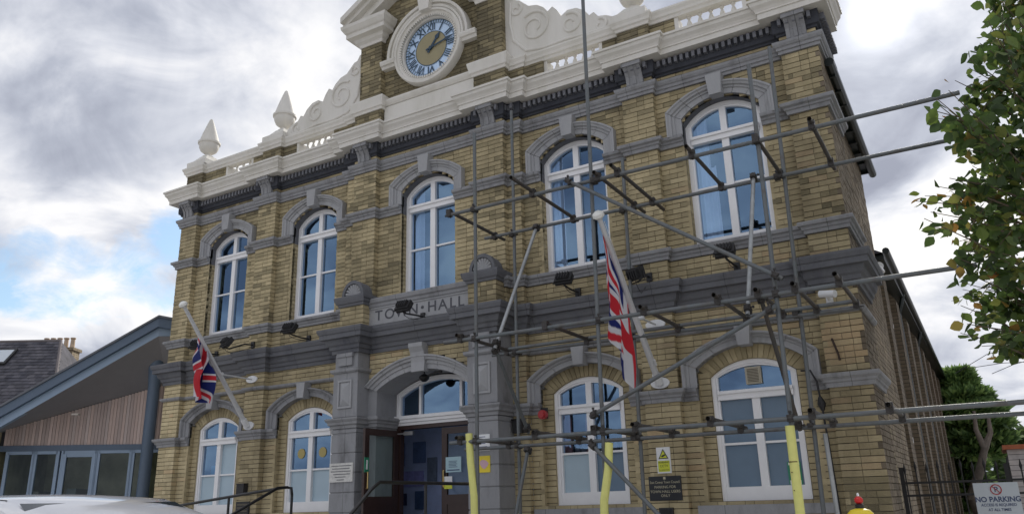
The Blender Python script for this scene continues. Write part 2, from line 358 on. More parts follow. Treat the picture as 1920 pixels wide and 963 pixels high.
low_open = {0: Arch(.69, 3.03, 3.28), 1: Arch(.69, 3.03, 3.28), 3: Arch(.69, 3.03, 3.28), 4: Arch(.69, 3.03, 3.28)}
COURSE = .0755
bricks = []      # (centre, along dir, normal, width, height, front offset)
mort = MB()
def hole_list(z, lower):
    hs = []
    if lower:
        for i, a in low_open.items():
            if 1.30 < z < a.zc: hs.append((WX[i]-a.half(z), WX[i]+a.half(z)))
    else:
        for i, a in enumerate(up_open):
            if 4.68 < z < a.zc: hs.append((WX[i]-a.half(z), WX[i]+a.half(z)))
    return hs
def brick_face(p0, p1, z0, z1, holes=None, first=None):
    p0 = Vector(p0); p1 = Vector(p1); Lr = (p1-p0).length; d = (p1-p0)/Lr; n = Vector((d.y, -d.x))
    k0 = math.floor(z0/COURSE); k1 = math.ceil(z1/COURSE)
    for k in range(k0, k1):
        za = max(z0, k*COURSE); zb = min(z1, (k+1)*COURSE)
        if zb-za < .012: continue
        segs = [(0, Lr)]
        for zq in (za+.004,):
            for h0, h1 in (holes(zq) if holes else []):
                s0, s1 = (h0-p0.x, h1-p0.x); ns = []
                for a, b in segs:
                    if s1 <= a or s0 >= b: ns.append((a, b)); continue
                    if s0 > a: ns.append((a, s0))
                    if s1 < b: ns.append((s1, b))
                segs = ns
        for a, b in segs:
            m0 = p0+d*a-n*.013; m1 = p0+d*b-n*.013
            mort.quad((m0.x, m0.y, za), (m1.x, m1.y, za), (m1.x, m1.y, zb), (m0.x, m0.y, zb))
            s = a-((p0.x+p0.y+50) % .3375)*0; st = (k % 2); pos = a-random.choice((0, .11)) if (k % 2) else a
            per = [.2275, .1125]; q = st
            while pos < b-.008:
                wd = per[q % 2]; q += 1
                if random.random() < .25: wd = .2275
                e = min(pos+wd, b+.005)
                if b-e < .05: e = b+.005
                c0 = max(pos, a); 
                if e-.006-c0 > .02:
                    cc = p0+d*((c0+e-.006)/2); bricks.append((cc, d, n, e-.006-c0, zb-za-.010, (za+zb)/2+.0, random.uniform(-.0025, .0035)))
                pos = e
Z_MID = 3.85
for path, zlo, zhi, lower in ((up_path, Z_MID, 7.62, False), (low_path, .15, Z_MID, True), (low_path_r, .15, Z_MID, True)):
    for a, b in zip(path[:-1], path[1:]):
        if a == (-6.42, 3.0) and False: continue
        top = zhi
        if not lower and a[1] > .5: top = 7.0
        hz = (lambda z, lw=lower: hole_list(z, lw)) if abs(a[1]-b[1]) < 1e-6 else None
        brick_face(a, b, zlo, top, hz)
# door spandrel, gable, parapet, pedestals
door_out = Arch(1.02, 3.24, 3.62)
brick_face((-1.05, YA), (1.05, YA), 3.15, Z_MID, lambda z: [(-door_out.half(z), door_out.half(z))])
clock_c = (0.0, 9.29)
def clock_hole(z):
    d = abs(z-clock_c[1]); return [(-math.sqrt(.62**2-d*d), math.sqrt(.62**2-d*d))] if d < .62 else []
GY, GP = -.18, -.29
brick_face((-1.06, GY), (1.06, GY), 8.4, 10.6, clock_hole)
for s in (-1, 1):
    x0, x1 = sorted((s*1.06, s*1.56))
    for a, b in (((x0, GY), (x0, GP)), ((x0, GP), (x1, GP)), ((x1, GP), (x1, .12))): brick_face(a, b, 7.9, 9.76)
    brick_face((x0, .12), (x0, GP), 7.9, 9.76)
PED = [(-6.18, -6.42, -5.30), (-3.87, -4.48, -3.27), (3.84, 3.30, 4.48), (6.17, 5.55, 6.41)]
for c, a, b in PED:
    pa = [(a, .1), (a, -.16), (c-.25 if a < c-.3 else a, -.16)] if a < c-.3 else [(a, .1)]
    pth = [(a, .12), (a, -.16)]+([(c-.25, -.16)] if a < c-.26 else [])+[(max(a, c-.25), -.24), (min(b, c+.25), -.24)]+([(c+.25, -.16)] if b > c+.26 else [])+[(b, -.16), (b, .12)]
    q = [pth[0]]
    for t_ in pth[1:]:
        if (Vector(t_)-Vector(q[-1])).length > .004: q.append(t_)
    for u_, v_ in zip(q[:-1], q[1:]): brick_face(u_, v_, 7.9, 8.28)
for s in (-1, 1):      # stubs of parapet brick beside the gable, blocks under the gable piers
    x0, x1 = sorted((s*1.56, s*2.26)); brick_face((x0, -.20), (x1, -.20), 7.9, 8.28)
    x0, x1 = sorted((s*1.0, s*1.62)); 
    for a, b in (((x0, -.15), (x0, -.33)), ((x0, -.33), (x1, -.33)), ((x1, -.33), (x1, -.15))): brick_face(a, b, 7.9, 8.30)
    x0, x1 = s*1.285-.25, s*1.285+.25      # shell pedestals
    for a, b in (((x0, -.2), (x0, -.62)), ((x0, -.62), (x1, -.62)), ((x1, -.62), (x1, -.2))): brick_face(a, b, 4.22, 4.60)
wall = mort.build('wall', m_mortar, TH, normals=False)
# 300 bricks that show largest in the picture are single objects, the rest one mesh
def px_size(b):
    c = np.array([b[0].x, b[0].y, b[5]])-CAM; dep = c@_f
    if dep < .5: return 0
    u = 960+FPX*(c@_r2)/dep; v = 481.5-FPX*(c@_u2)/dep
    if not (0 < u < 1920 and 0 < v < 963) or b[2].dot(Vector((-c[0], -c[1]))) < 0: return 0
    if b[2].x > .9 and b[0].x > 6.2: return 0
    if b[0].x > 5.9 and (2.85 < b[5] < 3.42 or b[5] < 1.6): return 0
    return FPX/dep*b[3]*b[4]*max(0, b[2].dot(Vector((-c[0], -c[1])).normalized()))/dep
order = sorted(range(len(bricks)), key=lambda i: -px_size(bricks[i]))
single = set(order[:300])
ub = MB(); ub.add([(-.5, -1, -.5), (.5, -1, -.5), (.5, 0, -.5), (-.5, 0, -.5), (-.5, -1, .5), (.5, -1, .5), (.5, 0, .5), (-.5, 0, .5)], [(0, 3, 2, 1), (4, 5, 6, 7), (0, 1, 5, 4), (1, 2, 6, 5), (3, 0, 4, 7)])
ume = bpy.data.meshes.new('brick'); ume.from_pydata(ub.v, [], ub.f); ume.materials.append(m_brick1)
bk = MB(); fk = MB()
for i, (c, d, n, wd, ht, zc, off) in enumerate(bricks):
    if i in single:
        o = bpy.data.objects.new('brick', ume); COL.objects.link(o); o.parent = wall
        o.location = (c.x-n.x*.05, c.y-n.y*.05, zc); o.scale = (wd, .05+off, ht); o.rotation_euler = (0, 0, math.atan2(d.y, d.x))
    else:
        t = random.random(); f = c+n*off
        if zc > 7.85: t = t*.26          # a century of soot on the gable and parapet
        elif zc > 3.85: t = .20+t*.48
        elif n.x > .9 and c.x > 6.4: t = t*.35  # return face of the corner pier: its shade is put into the tone
        else: t = .34+t*.50+(.16 if random.random() < .07 else 0)
        px_, pz_ = c.x+c.y*1.7, zc      # weathering patches, repairs and sooted bricks
        wv = math.sin(px_*1.9+math.sin(pz_*1.3)*1.6)*.5+math.sin(px_*4.3-pz_*2.1+1.3)*.3+math.sin(px_*.8+pz_*3.7+.4)*.35
        t = max(.02, min(1, t+(.13 if zc > 3.85 else .09)*wv-(.06 if zc > 3.85 else 0)))
        if random.random() < .05: t *= .45
        if abs(n.y+1) < .1 and c.x > 5.9:      # the corner pier: newer orange bricks, grey cement-washed foot
            if 2.85 < zc < 3.42: t = random.uniform(.88, .96)
            elif zc < 1.60: t = random.uniform(.02, .2)
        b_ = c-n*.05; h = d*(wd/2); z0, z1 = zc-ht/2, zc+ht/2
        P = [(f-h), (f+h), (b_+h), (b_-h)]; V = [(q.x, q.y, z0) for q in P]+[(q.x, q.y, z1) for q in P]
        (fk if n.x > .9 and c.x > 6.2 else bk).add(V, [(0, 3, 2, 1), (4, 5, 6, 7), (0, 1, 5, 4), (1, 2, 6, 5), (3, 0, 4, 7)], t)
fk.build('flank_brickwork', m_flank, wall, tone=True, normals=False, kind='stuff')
bk.build('brickwork', m_brick, wall, tone=True, normals=False, kind='stuff')
# shell of the building behind the facade
mb = MB(); mb.box(-6.30, 6.20, 4.3, 4.5, .15, 7.0); mb.box(-6.30, 6.2, 2.2, 2.3, .1, 7.9); mb.build('inner_wall', m_dark, TH)
mb = MB(); mb.box(-6.2, 6.2, .3, 4.3, .55, .7); mb.build('floor_slab', m_dark, TH); mb = MB(); mb.box(-6.27, 6.27, -.10, 4.3, 3.86, 4.1); mb.build('floor_slab', m_dark, TH)
mb = MB(); mb.box(-6.3, 6.27, -.09, .15, 7.0, 7.06); mb.build('ceiling', m_dark, TH)
mb = MB(); mb.box(-6.4, 6.28, .15, 4.3, 7.0, 7.1); mb.poly([(-6.4, .15, 7.1), (6.4, .15, 7.1), (4.4, 2.2, 8.3), (-4.4, 2.2, 8.3)]); mb.poly([(6.4, .15, 7.1), (6.4, 4.4, 7.1), (4.4, 2.2, 8.3)]); mb.poly([(-6.4, .15, 7.1), (-6.4, 4.4, 7.1), (-4.4, 2.2, 8.3)]); mb.poly([(-6.4, 4.4, 7.1), (6.4, 4.4, 7.1), (4.4, 2.2, 8.3), (-4.4, 2.2, 8.3)])
mb.build('roof', m_slate, TH, tone=True)
mb = MB(); mb.box(-6.30, -6.25, .2, 4.3, .1, 7.0); mb.box(6.2, 6.25, .2, 4.3, .1, 7.0); mb.box(-6.2, 6.2, .30, .34, 7.0, 8.0); mb.build('wall_lining', m_dark, TH)
# parapet backing and gable body
mb = MB(); mb.box(-1.5, 1.5, -.05, .12, 7.9, 10.4); mb.box(-1.6, 1.6, -.10, .1, 7.9, 8.45); mb.build('gable_core', m_mortar, TH)
mb = MB()
for c, a, b in PED: mb.box(a+.03, b-.03, -.12, .10, 7.9, 8.28); mb.box(max(a+.03, c-.22), min(b-.03, c+.22), -.2, .1, 7.9, 8.28)
for s in (-1, 1):
    x0, x1 = sorted((s*1.5, s*2.24)); mb.box(x0, x1, -.17, .1, 7.9, 8.28)
mb.build('parapet_core', m_mortar, TH)

# ---- windows
def window(cx, yf, ar, zb, zT, zbar, brail, mats, fan_mullion=True, t=.082, curtains=(), name_lbl=None):
    inn = Arch(ar.w-t, ar.zs, ar.zc-t)
    mb = MB(); ring(mb, cx, inn.path(zb, 24), ar.path(zb, 24), [(0, .0), (.35, .0), (.35, .02), (1, .02), (1, -.09), (0, -.09)], yf)
    mb.box(cx-ar.w+.02, cx+ar.w-.02, yf-.012, yf+.08, zb, zb+brail)
    wn = mb.build('window', m_frame, TH, label=name_lbl)
    wi = ar.w-t
    mb = MB(); mb.box(cx-wi-.01, cx+wi+.01, yf-.035, yf+.07, zT-.055, zT+.055); mb.box(cx-wi-.01, cx+wi+.01, yf-.06, yf-.03, zT+.02, zT+.06); mb.build('transom', m_frame, wn)
    mb = MB(); mb.box(cx-.05, cx+.05, yf-.01, yf+.07, zb+brail, zT-.055)
    if fan_mullion: mb.box(cx-.045, cx+.045, yf-.01, yf+.07, zT+.055, inn.zc)
    mb.build('mullion', m_frame, wn)
    for s in (-1, 1):
        x0, x1 = sorted((cx+s*.05, cx+s*wi)); mb = MB(); mb.box(x0, x1, yf+.01, yf+.06, zbar-.014, zbar+.014); mb.build('glazing_bar', m_frame, wn)
    yg = yf+.045
    def pane(x0, x1, z0, z1, m):
        mb = MB(); mb.quad((x0, yg, z0), (x1, yg, z0), (x1, yg, z1), (x0, yg, z1)); mb.build('pane', m, wn, normals=False)
    for s, k in ((-1, 0), (1, 1)):
        x0, x1 = sorted((cx+s*.04, cx+s*(wi+.01)))
        pane(x0, x1, zb+brail-.01, zbar, mats[k]); pane(x0, x1, zbar, zT-.04, mats[2+k])
    for s, k in ((-1, 4), (1, 5)):
        pts = [(s*.0, zT+.04), (s*(wi+.01), zT+.04)]+[(s*x, inn.z0+math.sqrt(max(0, inn.r**2-x*x))+.01) for x in [wi-wi*i/10 for i in range(11)]]
        mb = MB(); mb.poly([(cx+x, yg, z) for x, z in pts]); mb.build('pane', mats[k], wn, normals=False)
    for x0, x1, z0, z1, m in curtains:
        mb = MB(); n = 26
        for i in range(n):
            xa = x0+(x1-x0)*i/n; xb = x0+(x1-x0)*(i+1)/n; f = lambda q: yf+.13+.022*math.sin(q*60)+.01*math.sin(q*23)
            mb.quad((xa, f(xa), z0), (xb, f(xb), z0), (xb, f(xb), z1), (xa, f(xa), z1))
        mb.build('curtain', m, wn, smooth=True, normals=False)
    return wn
G = m_glass
for i, cx in enumerate(WX):
    yf = -.10 if i == 2 else 0.0
    yw = YC if i == 2 else YW
    cu = []
    if i >= 2: cu = [(cx-.50, cx-.28, 4.72, 6.75, m_curt)]
    if i == 4: cu.append((cx-.28, cx-.20, 4.72, 5.9, m_curt))
    window(cx, yf, up_open[i], 4.66, 6.28, 5.55, .14, [G]*6, True, curtains=cu)
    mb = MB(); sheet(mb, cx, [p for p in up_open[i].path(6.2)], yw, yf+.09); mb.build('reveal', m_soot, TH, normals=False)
    n0 = len(bricks)
    for s in (-1, 1):      # brick jambs
        x = cx+s*.551
        mb = MB()
        z = 4.66
        while z < 6.2:
            e = min(z+.0655, 6.2); mb.box(min(x, x+s*.04), max(x, x+s*.04), yw+.002, yw+(.1025 if int(z/COURSE) % 2 else .05), z, e, random.uniform(.3, .8))
            mb.box(min(x, x+s*.04), max(x, x+s*.04), yw+(.1125 if int(z/COURSE) % 2 else .06), yf+.05, z, e, random.uniform(.3, .8)); z += COURSE
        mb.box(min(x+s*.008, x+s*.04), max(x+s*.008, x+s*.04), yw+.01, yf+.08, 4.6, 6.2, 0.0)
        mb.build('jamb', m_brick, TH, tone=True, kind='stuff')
    # stone hood with keystone
    ia = Arch(.55, 6.60, 6.83); oa = Arch(.755, 6.72, 7.0)
    for a, b in ((0, 1), (1, 5), (5, 9), (9, 13), (13, 17), (17, 21), (21, 25), (25, 26)):
        mb = MB(); ip = [(-.55, 6.33)]+ia.arc(24)+[(.55, 6.33)]; op = [(-.755, 6.33)]+oa.arc(24)+[(.755, 6.33)]
        ip, op = trim(ip, a, b), trim(op, a, b); a, b = 0, b-a
        ring(mb, cx, ip[a:b+1], op[a:b+1], [(0, -.05), (0, .035), (.42, .035), (.46, .055), (.62, .055), (.66, .085), (.80, .095), (.88, .115), (1, .115), (1, -.05)], yw)
        mb.build('hood_moulding', m_stonel, TH)
    mb = MB(); mb.prism([(cx-.085, 6.79), (cx+.085, 6.79), (cx+.115, 7.11), (cx-.115, 7.11)], yw-.16, yw+.02); mb.build('keystone', m_stonel, TH)
FR, FD = m_frost, m_frostd
low_m = {0: [FR, FR, G, FR, G, G], 1: [FR, FR, G, G, G, G], 3: [FR, FD, G, G, G, G], 4: [FD, FD, FD, FD, G, G]}
for i, a in low_open.items():
    cx = WX[i]; ar = Arch(.545, 2.90, 3.10)
    cu = []
    if i == 3: cu = [(cx-.48, cx-.36, 2.06, 2.62, m_pink), (cx-.15, cx-.06, 2.06, 2.62, m_pink)]
    if i == 0: cu = [(cx-.12, cx-.04, 2.06, 2.62, m_curt)]
    wn = window(cx, 0.0, ar, 1.335, 2.657, 2.05, .19, low_m[i], i != 4, curtains=cu)
    mb = MB(); sheet(mb, cx, a.path(2.99), YW, -.035); mb.build('reveal', m_stone, TH, normals=False)
    mb = MB(); sheet(mb, cx, ar.path(1.32), -.05, .09); mb.build('inner_reveal', m_brick, TH, normals=False, tone=True)
    mb = MB()      # brick jambs of the recess, then the ring of rowlock bricks
    for s in (-1, 1):
        z = 1.32; k = 0
        while z < 2.98:
            e = z+.0655; x0, x1 = sorted((cx+s*.55, cx+s*.695)); mb.box(x0, x1, -.045+random.uniform(-.002, .002), .05, z, e, random.uniform(.3, .8))
            xa, xb = sorted((cx+s*.69, cx+s*.74)); mb.box(xa, xb, YW+.003, -.045, z, e, random.uniform(.3, .8)); z += COURSE
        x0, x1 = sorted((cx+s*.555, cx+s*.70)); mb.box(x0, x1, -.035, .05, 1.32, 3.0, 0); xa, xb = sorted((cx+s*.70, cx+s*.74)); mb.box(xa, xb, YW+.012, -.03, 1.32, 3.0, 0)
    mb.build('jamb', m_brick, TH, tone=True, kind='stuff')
    ia = Arch(.55, 2.905, 3.105); oa = Arch(.70, 3.02, 3.29); mb = MB(); nb = 19; A = ia.arc(nb*4); B = oa.arc(nb*4)
    for k in range(nb):
        g = slice(k*4, k*4+5); ii = A[g]; oo = B[g]
        ii = [ii[0], ii[-1]]; oo = [oo[0], oo[-1]]
        sh = lambda p, q, f: (p[0]+(q[0]-p[0])*f, p[1]+(q[1]-p[1])*f)
        i0, i1 = sh(ii[0], ii[1], .06), sh(ii[0], ii[1], .94); o0, o1 = sh(oo[0], oo[1], .06), sh(oo[0], oo[1], .94)
        yy = -.045+random.uniform(-.003, .003)
        mb.prism([(cx+i0[0], i0[1]), (cx+i1[0], i1[1]), (cx+o1[0], o1[1]), (cx+o0[0], o0[1])], yy, .05); mb.tone[-6:] = [random.uniform(.2, .85)]*6
    ring(mb, cx, A, B, [(0, .03), (1, .03), (1, -.05), (0, -.05)], 0); 
    mb.tone += [0]*(len(mb.f)-len(mb.tone)); mb.build('arch_bricks', m_brick, TH, tone=True, kind='stuff')
    # hood
    ia = Arch(.69, 3.03, 3.28); oa = Arch(.86, 3.10, 3.42)
    for p, q in ((0, 1), (1, 6), (6, 13), (13, 20), (20, 25), (25, 26)):
        mb = MB(); ip = [(-.69, 2.76)]+ia.arc(24)+[(.69, 2.76)]; op = [(-.86, 2.76)]+oa.arc(24)+[(.86, 2.76)]
        ip, op = trim(ip, p, q), trim(op, p, q); p, q = 0, q-p
        ring(mb, cx, ip[p:q+1], op[p:q+1], [(0, -.05), (0, .03), (.5, .03), (.55, .05), (.72, .06), (.78, .10), (.9, .115), (1, .115), (1, -.05)], YW)
        mb.build('hood_moulding', m_stonel if i > 2 else m_stone, TH)
    mb = MB(); mb.prism([(cx-.075, 3.24), (cx+.075, 3.24), (cx+.10, 3.50), (cx-.10, 3.50)], YW-.17, YW+.02); mb.build('keystone', m_stonel, TH)
    mb = MB(); mb.prism([(cx-.80, 1.20), (cx+.80, 1.20), (cx+.80, 1.315), (cx-.80, 1.315)], -.27, .05); mb.build('window_sill', m_stone, TH)
    if i == 1:
        for s in (-1, 1):
            mb = MB(); mb.prism([(cx+s*.25+.085*math.cos(t), 2.33+.085*math.sin(t)) for t in [2*math.pi*k/28 for k in range(28)]], .034, .04); g = mb.build('roundel', m_gold, wn)
    if i == 4:
        mb = MB(); mb.box(cx-.10, cx+.10, .0, .06, 2.78, 3.0); mb.box(cx-.085, cx+.085, -.012, .0, 2.795, 2.985); v = mb.build('vent', mat('vent_cream', (.5, .46, .36), .5), wn)
        mb = MB()
        for k in range(9): mb.box(cx-.072, cx+.072, -.018, -.010, 2.805+k*.0195, 2.814+k*.0195)
        mb.build('vent_slats', mat('vent_dark', (.12, .10, .07), .6), wn)
    if i == 0:
        mb = MB(); mb.box(cx-.42, cx-.30, .2, .3, 2.06, 2.24); mb.box(cx-.28, cx-.22, .18, .28, 2.06, 2.18); mb.box(cx-.2, cx-.13, .2, .28, 2.06, 2.26); mb.build('window_ledge_clutter', mat('teal_plastic', (.08, .3, .42), .5), wn)
    if i == 3:
        mb = MB()
        for k in range(9): mb.lathe((cx-.44+k*.10, .25, 2.06), [(.03, 0), (.045, .05), (.03, .1), (.012, .12+.05*(k % 3))], 8)
        mb.build('window_ledge_clutter', mat('ledge_objects', (.35, .33, .33), .6), wn)

# ---- string courses and cornices
IMP = lambda z0, z1: [(-.03, z0), (.03, z0), (.035, z0+.05), (.055, z0+.06), (.06, z0+.085), (.095, z1-.045), (.10, z1-.02), (.10, z1), (-.03, z1+.01)]
cuts = [-6.42]+[x for cx in WX for x in (cx-.55, cx+.55)]+[6.41]
full = up_path
for k in range(0, 12, 2):
    a, b = cuts[k], cuts[k+1]
    pth = subpath(up_path, a-(.01 if k == 0 else 0), b+(.01 if k == 10 else 0))
    if k == 0: pth = [(-6.42, 1.0), (-6.42, YP)]+pth[1:] if abs(pth[0][1]-YP) < .01 else [(-6.42, 1.0)]+[q for q in pth if q[1] < .5]
    if k == 10: pth = [q for q in pth if q[1] < .5]+[(6.41, .85)]
    mb = MB(); mb.mould(pth, IMP(6.20, 6.35)); mb.build('impost_string', m_stone, TH)
def clean(path, yend_l, yend_r):
    q = [p_ for p_ in path if p_[1] < .5]; return [(-6.42, yend_l)]+q+[(6.41, yend_r)]
FULL = clean(up_path, 1.0, .85)
mb = MB(); mb.mould(FULL, [(-.02, 7.10), (.03, 7.10), (.032, 7.145), (.05, 7.15), (.052, 7.19), (.07, 7.205), (.085, 7.235), (.09, 7.27), (-.02, 7.28)]); mb.build('architrave_string', m_stone, TH)
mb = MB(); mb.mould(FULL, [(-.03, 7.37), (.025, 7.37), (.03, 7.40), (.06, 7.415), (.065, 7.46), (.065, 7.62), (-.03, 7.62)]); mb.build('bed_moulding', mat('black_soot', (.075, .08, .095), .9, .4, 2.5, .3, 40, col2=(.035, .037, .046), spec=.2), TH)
mb = MB(); mb.mould(clean(up_path, 1.0, .42), [(-.03, 7.615), (.205, 7.615), (.205, 7.70), (.222, 7.702), (.222, 7.725), (.24, 7.76), (.275, 7.80), (.285, 7.85), (.305, 7.853), (.305, 7.89), (-.2, 7.97)]); mb.build('cornice', m_cornw, TH)
mb = MB()
def along(path, step, fn):
    for (x0, y0), (x1, y1) in zip(path[:-1], path[1:]):
        v = Vector((x1-x0, y1-y0)); l = v.length; d = v/l; n = Vector((d.y, -d.x)); k = int(l/step)
        for i in range(k): c = Vector((x0, y0))+d*((i+.5)*l/k); fn(c, d, n)
along(FULL, .088, lambda c, d, n: mb.obox((c.x+n.x*.095, c.y+n.y*.095, 7.535), (d.x, d.y, 0), (n.x, n.y, 0), (0, 0, 1), .022, .035, .045))
mb.build('dentil_course', mat('dentil_stone', (.16, .165, .185), .85, .3, 3), TH, kind='stuff')
# fluted consoles above the piers
for c, y in [((P0[0]+P0[1])/2, YP), ((P1[0]+P1[1])/2, YP), (-1.31, YCP), (1.31, YCP), (3.84, YP), (6.17, YP)]:
    mb = MB()
    for k in range(5):
        x0 = c-.13+k*.052; pr = [(.03, 7.28), (.055, 7.30), (.06, 7.36), (.075, 7.43), (.115, 7.49), (.15, 7.53), (.16, 7.55)]
        dd = .0 if k % 2 == 0 else -.012
        poly = [(y+.02, 7.28)]+[(y-p_-dd*-1*-1, z) for p_, z in pr]+[(y+.02, 7.55)]
        V = [(x0, yy, z) for yy, z in poly]+[(x0+.052, yy, z) for yy, z in poly]; n = len(poly)
        mb.add(V, [tuple(range(n)), tuple(range(2*n-1, n-1, -1))]+[(i, n+i, n+(i+1) % n, (i+1) % n) for i in range(n)])
    mb.box(c-.15, c+.15, y-.185, y+.02, 7.55, 7.612); mb.build('console', m_stone, TH)
# sill string of the upper storey
SIL = [(-.03, 4.535), (.03, 4.535), (.035, 4.58), (.05, 4.585), (.06, 4.62), (.09, 4.635), (.095, 4.67), (.085, 4.685), (-.08, 4.70)]
lft = [(-6.42, 1.0)]+[q for q in subpath(up_path, -6.43, -1.54) if q[1] < .5]; rgt = [q for q in subpath(up_path, 1.54, 6.42) if q[1] < .5]+[(6.41, .85)]
for q in (lft, rgt): mb = MB(); mb.mould(q, SIL); mb.build('sill_string', m_stone, TH)
mb = MB(); mb.mould([(-1.04, -.46), (1.04, -.46)], [(-.3, 4.56), (.02, 4.56), (.025, 4.61), (.05, 4.63), (.06, 4.68), (.06, 4.70), (-.3, 4.75)]); mb.build('sill_string', m_stone, TH)
# name panel
mb = MB(); mb.box(-1.04, 1.04, -.46, -.2, 4.22, 4.57); mb.box(-.99, .99, -.475, -.455, 4.255, 4.275); mb.box(-.99, .99, -.475, -.455, 4.525, 4.545); pn = mb.build('name_panel', m_stonel, TH)
for tx, x_ in zip('TOWN\u00b7HALL', (-.83, -.605, -.355, -.12, .06, .25, .455, .645, .80)): mb = MB(); put_text(mb, tx, .235 if tx != '\u00b7' else .4, (x_, -.463, 4.40), sx=1.1, bold=.003); mb.build('letter', mat('incised_letters', (.095, .097, .11), .9), pn, normals=False)
# shell pedestals
for s in (-1, 1):
    c = s*1.285
    mb = MB(); mb.box(c-.24, c+.24, -.605, -.2, 4.2, 4.62); mb.build('pedestal_core', m_mortar, TH)
    mb = MB(); mb.mould([(c-.25, -.2), (c-.25, -.62), (c+.25, -.62), (c+.25, -.2)], [(-.24, 4.60), (.02, 4.60), (.03, 4.64), (.05, 4.65), (.07, 4.70), (.08, 4.74), (.08, 4.765), (-.24, 4.785)]); mb.build('pedestal_cap', m_soot, TH)
    mb = MB(); A = [(c+.225*math.cos(t), 4.785+.25*math.sin(t)) for t in [math.pi*k/20 for k in range(21)]]; mb.prism(A, -.56, -.22)
    B = [(c+.235*math.cos(t), 4.785+.262*math.sin(t)) for t in [math.pi*k/20 for k in range(21)]]; B2 = [(c+.185*math.cos(t), 4.785+.205*math.sin(t)) for t in [math.pi*k/20 for k in range(21)]]
    ring(mb, 0, B2, B, [(0, .0), (0, .05), (1, .05), (1, -.05)], -.56); drum = mb.build('shell_drum', m_soot, TH, smooth=True)
    mb = MB()
    for k in range(9):
        t = math.pi*(k+.5)/9; e = Vector((c+.165*math.cos(t), -.575, 4.80+.18*math.sin(t))); mb.tube([(c, -.565, 4.80), (c+(e.x-c)*.5, -.572, 4.80+(e.z-4.80)*.5), e], [.012, .02, .027], 8)
    mb.build('shell_flutes', m_stonel, drum, smooth=True)
# main cornice between the storeys
MC = [(-.03, 3.80), (.03, 3.80), (.035, 3.86), (.06, 3.87), (.07, 3.92), (.10, 3.945), (.12, 4.0), (.125, 4.03), (.185, 4.035), (.185, 4.11), (.20, 4.115), (.22, 4.17), (.22, 4.20), (-.05, 4.26)]
mid = [(-6.42, 1.0)]+[q for q in low_path if q[1] < .5][:-1]+[(-1.56, YC), (-1.56, YS), (-1.05, YS), (-1.05, YA), (1.05, YA), (1.05, YS), (1.56, YS), (1.56, YC), (1.80, YC), (1.80, YW)]+[q for q in up_path[20:] if q[1] < .5]+[(6.41, .95)]
mid2 = []
for q in mid:
    if not mid2 or (Vector(q)-Vector(mid2[-1])).length > 1e-4: mid2.append(q)
mb = MB(); mb.mould(mid2, MC); mb.build('storey_cornice', m_soot, TH)
# thin string and lower imposts
THN = [(-.03, 3.485), (.02, 3.485), (.04, 3.50), (.055, 3.52), (.055, 3.545), (-.03, 3.555)]
for q in ([(-6.42, .5)]+[q for q in low_path if q[1] < .5], [q for q in low_path_r if q[1] < .5]+[(6.41, .85)]):
    mb = MB(); mb.mould(q, THN); mb.build('thin_string', m_stone, TH)
lc = [(-6.42, WX[0]-.69), (WX[0]+.69, WX[1]-.69), (WX[1]+.69, -1.56), (1.56, WX[3]-.69), (WX[3]+.69, WX[4]-.69), (WX[4]+.69, 6.41)]
for k, (a, b) in enumerate(lc):
    q = [p_ for p_ in subpath(low_path if k < 3 else low_path_r, a-(.01 if k == 0 else 0), b+(.01 if k == 5 else 0)) if p_[1] < .5]
    if k == 0: q = [(-6.42, 1.0), (-6.42, YP)]+[p_ for p_ in q if p_[0] > -6.41]
    if k == 5: q = q+[(6.41, .85)]
    mb = MB(); mb.mould(q, IMP(2.61, 2.77)); mb.build('impost_string', m_stone, TH)

